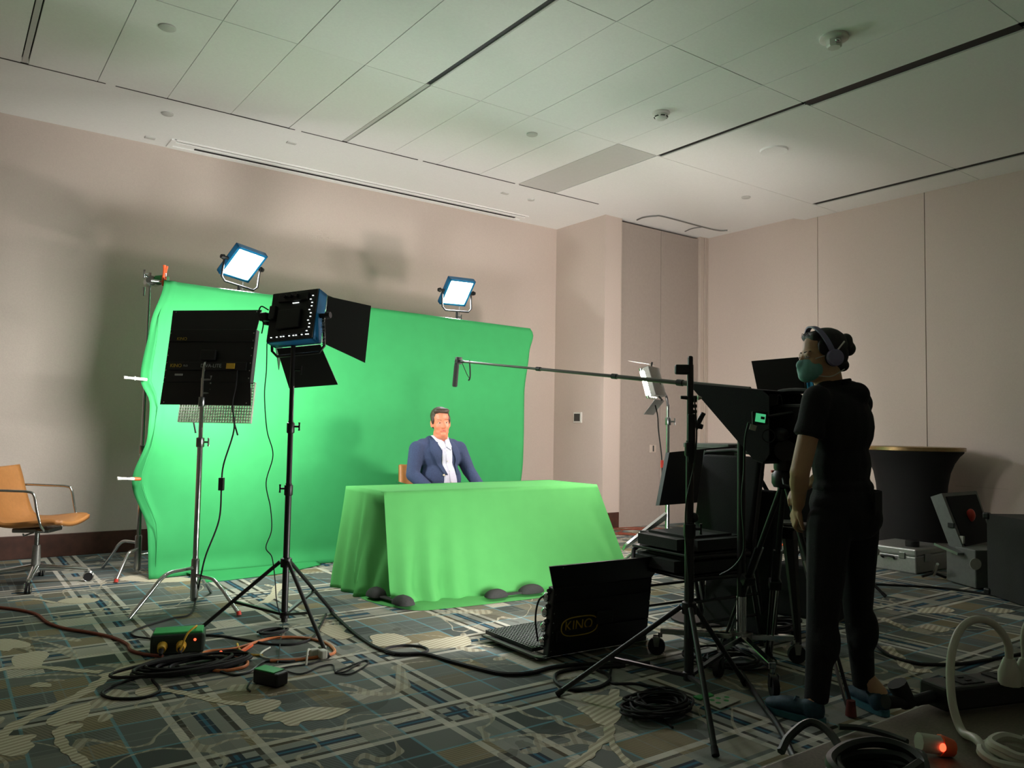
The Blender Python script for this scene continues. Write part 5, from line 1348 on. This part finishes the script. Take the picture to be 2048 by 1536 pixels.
for a, b in (((6.674, 3.206, 0.155), (6.837, 3.315, 0.000)), ((6.751, 3.022, 0.215), (7.258, 3.276, 0.000))):
    MB().tube([a, b[:2] + (.03,)], .012, 8).build('support_leg', 'chrome', t, True)
    MB().tube([Vector(b) + SR * -.10 + Vector((0, 0, .02)), Vector(b) + Vector((0, 0, .05)), Vector(b) + SR * .10 + Vector((0, 0, .015))], .012, 8).build('support_foot', 'black_metal', t, True)
MB().slab([(6.694, 3.243, 0.311), (6.644, 3.035, 0.262), (6.946, 2.939, 0.251), (7.097, 3.200, 0.279)], .02).build('shelf', 'steel', t)
# ---- black carpeted case at the right border
A_ = Vector((6.52, 2.76, 0)); u_ = Vector((-.40, -.57, 0)); v_ = Vector((.46, -.32, 0))
t = thing('road_case', 'large dark carpeted case at the right border of the picture', 'case', A_ + (u_ + v_) / 2)
MB().prism([tuple((A_)[:2]), tuple((A_ + v_)[:2]), tuple((A_ + v_ + u_)[:2]), tuple((A_ + u_)[:2])], .01, .615).build('body', 'charcoal_fabric', t)
for p in (A_, A_ + v_, A_ + u_, A_ + u_ + v_):
    for z in (.03, .60): MB().box(p + Vector((0, 0, z)), (.05, .05, .05), bev=.012).build('corner_guard', 'black_metal', t)

# ================================================================ CABLES AND SMALL THINGS ON THE CARPET
def coil(name, label, c, rx, ry, loops, r, m, jit=.15, z0=.008, lift=.004, tails=(), cat='cable', seed=1, group=None, rot=0., wob=3):
    rnd = random.Random(seed); pts = []
    ph = rnd.uniform(0, 6)
    for k in range(loops):
        ax = rx * (1 - rnd.uniform(0, jit)); ay = ry * (1 - rnd.uniform(0, jit)); ox = rnd.uniform(-1, 1) * rx * jit * .6; oy = rnd.uniform(-1, 1) * ry * jit * .6
        for j in range(10):
            a = 2 * math.pi * j / 10 + ph
            x = ax * math.cos(a) * (1 + .05 * math.sin(wob * a + k)) + ox; y = ay * math.sin(a) + oy
            pts.append((c[0] + x * math.cos(rot) - y * math.sin(rot), c[1] + x * math.sin(rot) + y * math.cos(rot), c[2] + z0 + lift * k + rnd.uniform(0, r * .6)))
    pts += [tuple(t_) for t_ in tails]
    return cable(name, label, pts, r, m, 6, 4, group, cat)
# green power box
pb = Vector((1.082, 4.369, 0.000)); t = thing('power_box', 'green-topped power distribution box left of the tripod stand', 'power box', (pb.x, pb.y, 0))
Rp = Matrix.Rotation(math.radians(-18), 3, 'Z'); MP = TR((pb.x, pb.y + .06, 0), Rp)
MB(MP).box((0, 0, .055), (.26, .15, .10), bev=.012).build('housing', 'dark_green_case', t)
MB(MP).box((0, .005, .108), (.24, .13, .012), bev=.004).build('lid', 'green_case', t)
for x, mm in ((-.07, 'yellow'), (.02, 'yellow')):
    cp = MB(MP); cp.cyl((x, -.07, .05), (x, -.13, .045), .026, .02, n=14); cp = cp.build('plug', mm, t, True)
    MB(MP).cyl((x, -.13, .045), (x, -.16, .03), .014, .008, n=10).build('strain_relief', 'rubber', cp, True)
MB(MP).tube(spline([(.02, -.15, .04), (.05, -.14, .12), (.09, -.1, .15), (.08, -.02, .12)], 5), .005, 6).build('yellow_lead', 'yellow', t, True)
MB(MP).ell((.085, -.078, .075), (.007, .004, .007)).build('status_light', 'led_red', t, True)
s_ = Vector((1.303, 3.619, 0.000)); t = thing('power_adapter', 'small black adapter with green top lying among the cables', 'adapter', (s_.x, s_.y, 0)); MS = TR((s_.x, s_.y + .03, 0), Matrix.Rotation(.45, 3, 'Z'))
MB(MS).box((0, 0, .034), (.075, .15, .062), bev=.008).build('body', 'black_plastic', t)
MB(MS).box((0, .01, .067), (.07, .125, .006), bev=.002).build('green_lid', 'green_case', t)
# left-hand cables
cable('brown_cable', 'brown extension cable winding in from the left border to the power box', G([(0.278, 6.111, 0.000), (0.429, 5.937, 0.000), (0.545, 5.708, 0.000), (0.584, 5.420, 0.000), (0.651, 5.215, 0.000), (0.755, 5.045, 0.000), (0.841, 4.866, 0.000), (0.882, 4.674, 0.000), (0.876, 4.544, 0.000), (0.921, 4.429, -0.000), (0.987, 4.345, 0.000)], .009), .009, 'brown_cable')
coil('cable_coil', 'thick bundle of dark green cable beside the power box', (1.036, 4.076, 0.000), .27, .15, 9, .0075, 'rubber', .5, cat='cable', seed=3)
cable('black_loop_cable', 'black cable laid in one big loop at the lower left', G([(1.113, 4.123, 0.000), (0.943, 4.089, 0.000), (0.781, 4.042, 0.000), (0.674, 3.962, 0.000), (0.642, 3.888, 0.000), (0.678, 3.804, 0.000), (0.768, 3.753, 0.000), (0.846, 3.787, 0.000), (0.866, 3.853, 0.000), (0.869, 4.002, 0.000), (0.923, 4.102, 0.000), (0.949, 4.278, 0.000), (0.994, 4.320, 0.000)]), .007, 'rubber')
cable('orange_cable', 'orange cable looping across the carpet under the black tripod', G([(1.096, 4.056, 0.000), (1.161, 3.949, 0.000), (1.268, 3.946, 0.000), (1.314, 4.014, 0.000), (1.304, 4.102, 0.000), (1.203, 4.186, 0.000), (1.165, 4.274, 0.000), (1.214, 4.318, 0.000), (1.337, 4.295, 0.000), (1.557, 4.390, 0.000), (1.704, 4.322, 0.000), (1.778, 4.178, 0.000), (1.768, 3.999, 0.000), (1.713, 3.924, 0.000), (1.551, 3.923, 0.000), (1.416, 3.979, 0.000)], .008), .008, 'orange_cable')
cable('orange_stub', 'short orange cable end with yellow plug near the power box', G([(1.298, 4.167, 0.000), (1.375, 4.248, -0.000), (1.431, 4.315, 0.000)], .009), .011, 'orange')
cable('yellow_lead', 'thin yellow lead curling beside the orange cable', G([(1.375, 4.385, 0.000), (1.353, 4.262, 0.000), (1.371, 4.153, 0.000), (1.419, 4.101, 0.000)], .006), .006, 'yellow')
cable('pale_lead', 'pale yellow lead forming a loop under the tripod', G([(1.501, 4.225, 0.000), (1.439, 4.163, 0.000), (1.409, 4.097, 0.000), (1.441, 4.014, 0.000), (1.564, 3.956, 0.000), (1.651, 4.007, 0.000)], .006), .005, 'white_cable')
cable('black_power_cable', 'black cable running from the power box behind the tripod leg', G([(1.241, 4.689, 0.000), (1.345, 4.598, 0.000), (1.436, 4.442, 0.000), (1.523, 4.291, 0.000), (1.637, 4.219, 0.000), (1.763, 4.285, 0.000), (1.897, 4.502, 0.000), (2.050, 4.776, 0.000)]), .007, 'rubber')
cable('long_black_cable', 'long thick black cable from the tripod to the floor lamp', G([(2.098, 4.810, 0.000), (2.012, 4.334, 0.000), (1.971, 3.984, 0.000), (1.983, 3.817, 0.000), (2.019, 3.729, 0.000), (2.129, 3.659, -0.000), (2.174, 3.483, 0.000), (2.229, 3.290, 0.000), (2.287, 3.159, 0.000), (2.399, 3.105, 0.000), (2.564, 3.113, 0.000), (2.746, 3.056, 0.000), (2.858, 2.954, 0.000)], .010), .010, 'rubber')
cable('black_ring_cable', 'single black cable loop on the carpet in front of the cloth', G([(1.997, 3.743, 0.000), (1.978, 3.820, 0.000), (2.024, 3.881, 0.000), (2.126, 3.874, 0.000), (2.192, 3.797, 0.000), (2.177, 3.716, 0.000), (2.089, 3.695, 0.000), (2.015, 3.721, 0.000)]), .007, 'rubber')
cable('thin_cord', 'thin black cord with small loops right of the adapter', G([(1.415, 3.833, 0.000), (1.467, 3.706, 0.000), (1.593, 3.766, 0.000), (1.655, 3.756, 0.000), (1.624, 3.642, 0.000), (1.667, 3.577, 0.000), (1.808, 3.677, 0.000), (1.823, 3.738, 0.000), (1.686, 3.677, 0.000), (1.617, 3.637, 0.000), (1.663, 3.626, 0.000), (1.784, 3.713, 0.000)], .005), .004, 'rubber')
cable('thin_cord', 'thin black cord crossing from the adapter to the big coil', G([(1.190, 3.587, 0.000), (1.202, 3.660, 0.000), (1.293, 3.800, 0.000), (1.389, 3.830, 0.000), (1.470, 3.845, 0.000), (1.568, 3.832, 0.000), (1.636, 3.869, 0.000)], .005), .004, 'rubber')
coil('cable_coil', 'small black coil of cable behind the tripod column', (1.612, 4.506, 0.000), .08, .05, 4, .006, 'rubber', .3, seed=5)
coil('cable_coil', 'short black coil around the tape ring near the power box', (1.226, 4.050, 0.000), .05, .05, 4, .008, 'rubber', .15, seed=6)
cable('mid_cable', 'dark cable pair lying along the carpet right of the bundle', G([(1.161, 3.949, 0.000), (1.205, 3.857, 0.000), (1.281, 3.872, 0.000), (1.395, 3.992, 0.000), (1.499, 3.925, 0.000), (1.637, 3.972, 0.000)]), .006, 'cable_green')
wa = thing('white_plug_cluster', 'white plug cluster at the foot of the black tripod', 'plug', (1.630, 3.934, 0.000))
for k, (dx, dy) in enumerate(((0, 0), (.05, .02), (.03, -.04))): MB().box(Vector((1.630, 3.934, 0.000)) + Vector((dx, dy, .026)), (.05, .036, .045), Matrix.Rotation(k * .8, 3, 'Z'), bev=.008).build('plug', 'white_cable', wa)
MB().tube(spline([Vector((1.631, 3.976, 0.000)) + Vector((0, 0, .03)), Vector((1.573, 3.878, 0.000)) + Vector((0, 0, .06)), Vector((1.536, 3.803, 0.000)) + Vector((0, 0, .01))], 4), .006, 6).build('lead', 'white_cable', wa, True)
cl_ = thing('cable_connector', 'clear cable connector with glowing orange light beside the coil', 'connector', (1.215, 4.138, 0.000))
MB().tube([Vector((1.188, 4.175, 0.000)) + Vector((0, 0, .02)), Vector((1.256, 4.153, 0.000)) + Vector((0, 0, .02))], .016, 10).build('shell', 'white_cable', cl_, True)
MB().ell(Vector((1.227, 4.171, 0.000)) + Vector((0, 0, .035)), (.008, .008, .006)).build('pilot_light', 'led_red', cl_, True)
# cables of the right-hand side
coil('cable_coil', 'big coil of thin black cable in front of the tall tripod', (2.542, 2.411, 0.000), .17, .12, 13, .0055, 'rubber', .35, lift=.0035, seed=11, tails=G([(2.487, 2.302, 0.000), (2.460, 2.236, 0.000)]))
cable('loop_cable', 'black cable ring left of the tall tripod foot', G([(2.880, 2.940, 0.000), (2.776, 2.977, 0.000), (2.659, 3.033, 0.000), (2.513, 3.032, 0.000), (2.420, 2.930, 0.000), (2.411, 2.817, 0.000), (2.518, 2.765, 0.000), (2.642, 2.804, 0.000), (2.709, 2.886, 0.000), (2.734, 3.004, 0.000), (2.900, 2.997, 0.000), (3.019, 2.901, 0.000)], .009), .009, 'rubber')
cable('loop_cable', 'thin black cable winding behind the big cable coil', G([(2.791, 2.948, 0.000), (2.640, 2.788, 0.000), (2.726, 2.715, 0.000), (2.782, 2.577, 0.000), (2.713, 2.477, 0.000), (2.652, 2.456, 0.000), (2.624, 2.520, 0.000), (2.688, 2.613, 0.000), (2.823, 2.583, 0.000), (2.796, 2.462, 0.000), (2.698, 2.411, 0.000)]), .006, 'rubber')
coil('cable_coil', 'tangle of black cable below the camera tripod', (4.102, 2.941, 0.000), .22, .12, 10, .008, 'rubber', .6, lift=.006, seed=13)
coil('cable_coil', 'tangle of thin black cable under the rolling stand', (3.394, 2.661, 0.000), .24, .2, 8, .005, 'rubber', .6, lift=.004, seed=14)
coil('orange_coil', 'loose orange cable far behind the metal stool', (7.000, 5.109, 0.000), .3, .35, 4, .012, 'orange', .5, seed=15)
coil('orange_coil', 'loose orange cable on the carpet right of the stool leg', (5.749, 4.039, 0.000), .16, .15, 4, .011, 'orange', .5, seed=16)
coil('red_coil', 'reddish cable on the carpet behind the chrome stand', (6.694, 6.688, 0.000), .45, .35, 3, .006, 'brown_cable', .4, seed=17)
cable('floor_cable', 'black cable crossing the carpet before the silver case', G([(5.565, 3.736, 0.000), (5.996, 3.571, 0.000), (6.100, 3.461, 0.000), (6.255, 3.299, 0.000), (6.436, 3.076, 0.000), (6.496, 2.842, 0.000), (6.518, 2.641, 0.000), (6.566, 2.492, 0.000)], .009), .009, 'rubber')
cable('floor_cable', 'black cable curving on the carpet right of the woman', G([(5.390, 3.249, 0.000), (4.621, 2.656, 0.000), (4.286, 2.362, 0.000), (4.207, 2.223, 0.000), (4.231, 2.103, -0.000), (4.400, 2.005, 0.000), (4.628, 1.954, 0.000), (4.970, 1.892, 0.000)], .009), .009, 'rubber')
cable('floor_cable', 'black cable lying behind the metal stool legs', G([(5.084, 3.847, 0.000), (5.286, 3.813, 0.000), (5.322, 3.660, 0.000), (5.457, 3.493, 0.000)], .009), .009, 'rubber')
cable('floor_cable', 'black cable lying across the carpet past the casters', G([(4.371, 3.307, 0.000), (4.618, 3.253, 0.000), (4.762, 3.198, 0.000), (4.967, 3.105, 0.000)], .008), .007, 'rubber')
pc = [(2.813, 2.381, 0.000), (2.953, 2.384, 0.000), (2.958, 2.286, 0.000), (2.793, 2.268, 0.000)]
t = thing('paper_card', 'pale card with green dots lying by the tripod foot', 'card', (2.874, 2.326, 0.000))
MB().slab([Vector(p) + Vector((0, 0, .008)) for p in pc], .004).build('card', 'paper', t)
for a, b in ((.25, .25), (.25, .6), (.55, .25), (.6, .65), (.85, .4)):
    p = Vector(pc[0]).lerp(Vector(pc[1]), a).lerp(Vector(pc[3]).lerp(Vector(pc[2]), a), b); MB().lathe([(0, .0105), (.012, .0105), (.012, .009)], (p.x, p.y, 0), 12).build('dot', 'green_case', t)
o = MB().slab([Vector(p) + Vector((0, 0, .006)) for p in ((2.818, 2.440, 0.000), (2.920, 2.429, 0.000), (2.909, 2.397, 0.000), (2.813, 2.396, 0.000))], .006).build('green_gel', 'green_case', origin=(2.854, 2.417, 0.000)); tag(o, 'green gel sheet beside the pale card', 'gel sheet')

# ---- foreground table with power strip and hoses
ZT = .73
t = thing('side_table', 'brown tabletop cutting the lower right corner of the picture', 'table', (1.9, .2, 0))
MB().box((1.95, .16, ZT - .018), (2.7, 1.10, .036), bev=.004).build('table_top', 'brown_table', t)
MB().box((1.95, .712, ZT - .018), (2.7, .004, .030)).build('edge_band', 'paper', t)
for x in (.75, 3.15):
    for y in (-.3, .6): MB().cyl((x, y, 0), (x, y, ZT - .03), .018, n=10).build('leg', 'black_metal', t, True)
T = lambda p: (p[0], p[1], ZT)
a = Vector((1.393, 0.664, 0.735)); b = Vector((1.615, 0.592, 0.735)); d = (b - a).normalized(); n_ = Vector((-d.y, d.x, 0))
t = thing('power_strip', 'black power strip lying on the brown tabletop', 'power strip', a)
RM = frame(d); cM = a + d * .20 + n_ * .02
MB().box(cM + Vector((0, 0, .022)), (.06, .40, .04), RM, bev=.005).build('body', 'black_plastic', t)
for k in range(4):
    p = cM + d * (-.13 + .085 * k) + Vector((0, 0, .0425)); so = MB().box(p, (.04, .05, .003), RM, bev=.001).build('socket', 'charcoal_fabric', t)
    for s in (-1, 1): MB().box(p + n_ * .008 * s + Vector((0, 0, .002)), (.003, .012, .002), RM).build('slot', 'slot_black', so)
cd = MB(); cd.tube([cM - d * .20 + Vector((0, 0, .02)), cM - d * .26 + Vector((0, 0, .015)), cM - d * .30 + Vector((0, 0, .02))], [.011, .008, .012], 10); cd.build('cord_entry', 'rubber', t, True)
p0 = Vector((1.354, 0.701, 0.740)); MB().tube([p0 + Vector((0, 0, .004)), p0 - SR * .02 + Vector((0, 0, .04))], [.014, .017], 10).build('plug', 'rubber', t, True)
for k, px in enumerate((2020, 2052)):
    pl = thing('white_plug', ('left' if k == 0 else 'right') + ' white plug standing in the black power strip', 'plug', (1.518, 0.610, 0.769))
    e = Vector((1.518, 0.610, 0.772)) + SR * (px - 2020) * .00086; e.z = ZT + .044; pl.location = e
    MB().tube([e, e + Vector((0, 0, .02)), e + Vector((0, 0, .045))], [.018, .018, .009], 10).build('plug_body', 'white_cable', pl, True)
    if k: MB().tube(spline([e + Vector((0, 0, .04)), e + Vector((0.0, 0, .09)), e + SR * .02 + Vector((0, 0, .13))], 5), .006, 8).build('cord', 'white_cable', pl, True)
    else: e0 = e
cable('white_cable', 'thick pale cable arching up from the power strip', [e0 + Vector((0, 0, .04)), (1.512, 0.609, 0.842), (1.501, 0.616, 0.866), (1.484, 0.627, 0.882), (1.453, 0.637, 0.887), (1.424, 0.646, 0.875), (1.393, 0.646, 0.847), (1.370, 0.640, 0.811), (1.345, 0.625, 0.768), (1.327, 0.603, 0.737), T((1.271, 0.556, 0.730))[:2] + (ZT + .02,), T((1.229, 0.509, 0.730))[:2] + (ZT + .007,), T((1.204, 0.461, 0.730))[:2] + (ZT + .007,)], .0065, 'white_cable', 10, 8)
coil('white_coil', 'coil of pale cable at the lower right corner of the tabletop', T((1.275, 0.498, 0.730)), .05, .045, 4, .006, 'white_cable', .2, seed=21, lift=.006)
coil('hose_coil', 'coil of dark green cable on the brown tabletop', T((1.020, 0.576, 0.730)), .082, .05, 6, .0068, 'cable_green', .25, seed=22, lift=.007)
cable('hose_end', 'dark green cable end lying on the tabletop behind the coil', [T(p)[:2] + (ZT + .008,) for p in ((1.176, 0.721, 0.730), (1.199, 0.699, 0.730), (1.210, 0.664, 0.730), (1.207, 0.628, 0.730))], .005, 'cable_green')
cable('hose_end', 'grey-green cable bending over the front left edge of the tabletop', [T((1.018, 0.716, 0.730))[:2] + (ZT + .006,), T((1.048, 0.722, 0.730))[:2] + (ZT + .02,), T((1.087, 0.714, 0.730))[:2] + (ZT + .035,), T((1.086, 0.680, 0.730))[:2] + (ZT + .03,), T((1.051, 0.628, 0.730))[:2] + (ZT + .01,)], .006, 'cable_green')
gp = thing('glowing_plug', 'clear cable plug with glowing orange light at the bottom border', 'plug', T((1.183, 0.590, 0.730)))
c0 = Vector(T((1.190, 0.602, 0.730))); MB().tube([c0 + Vector((0, 0, .02)), c0 + SR * .03 + Vector((0, 0, .016))], .014, 10).build('shell', 'white_cable', gp, True)
MB().tube([c0 + SR * .03 + Vector((0, 0, .016)), c0 + SR * .05 + Vector((0, 0, .012))], [.016, .012], 10).build('cap', 'orange', gp, True)
MB().ell(c0 + SR * .028 - AW * .014 + Vector((0, 0, .018)), (.006, .004, .006)).build('pilot_light', 'led_red', gp, True)
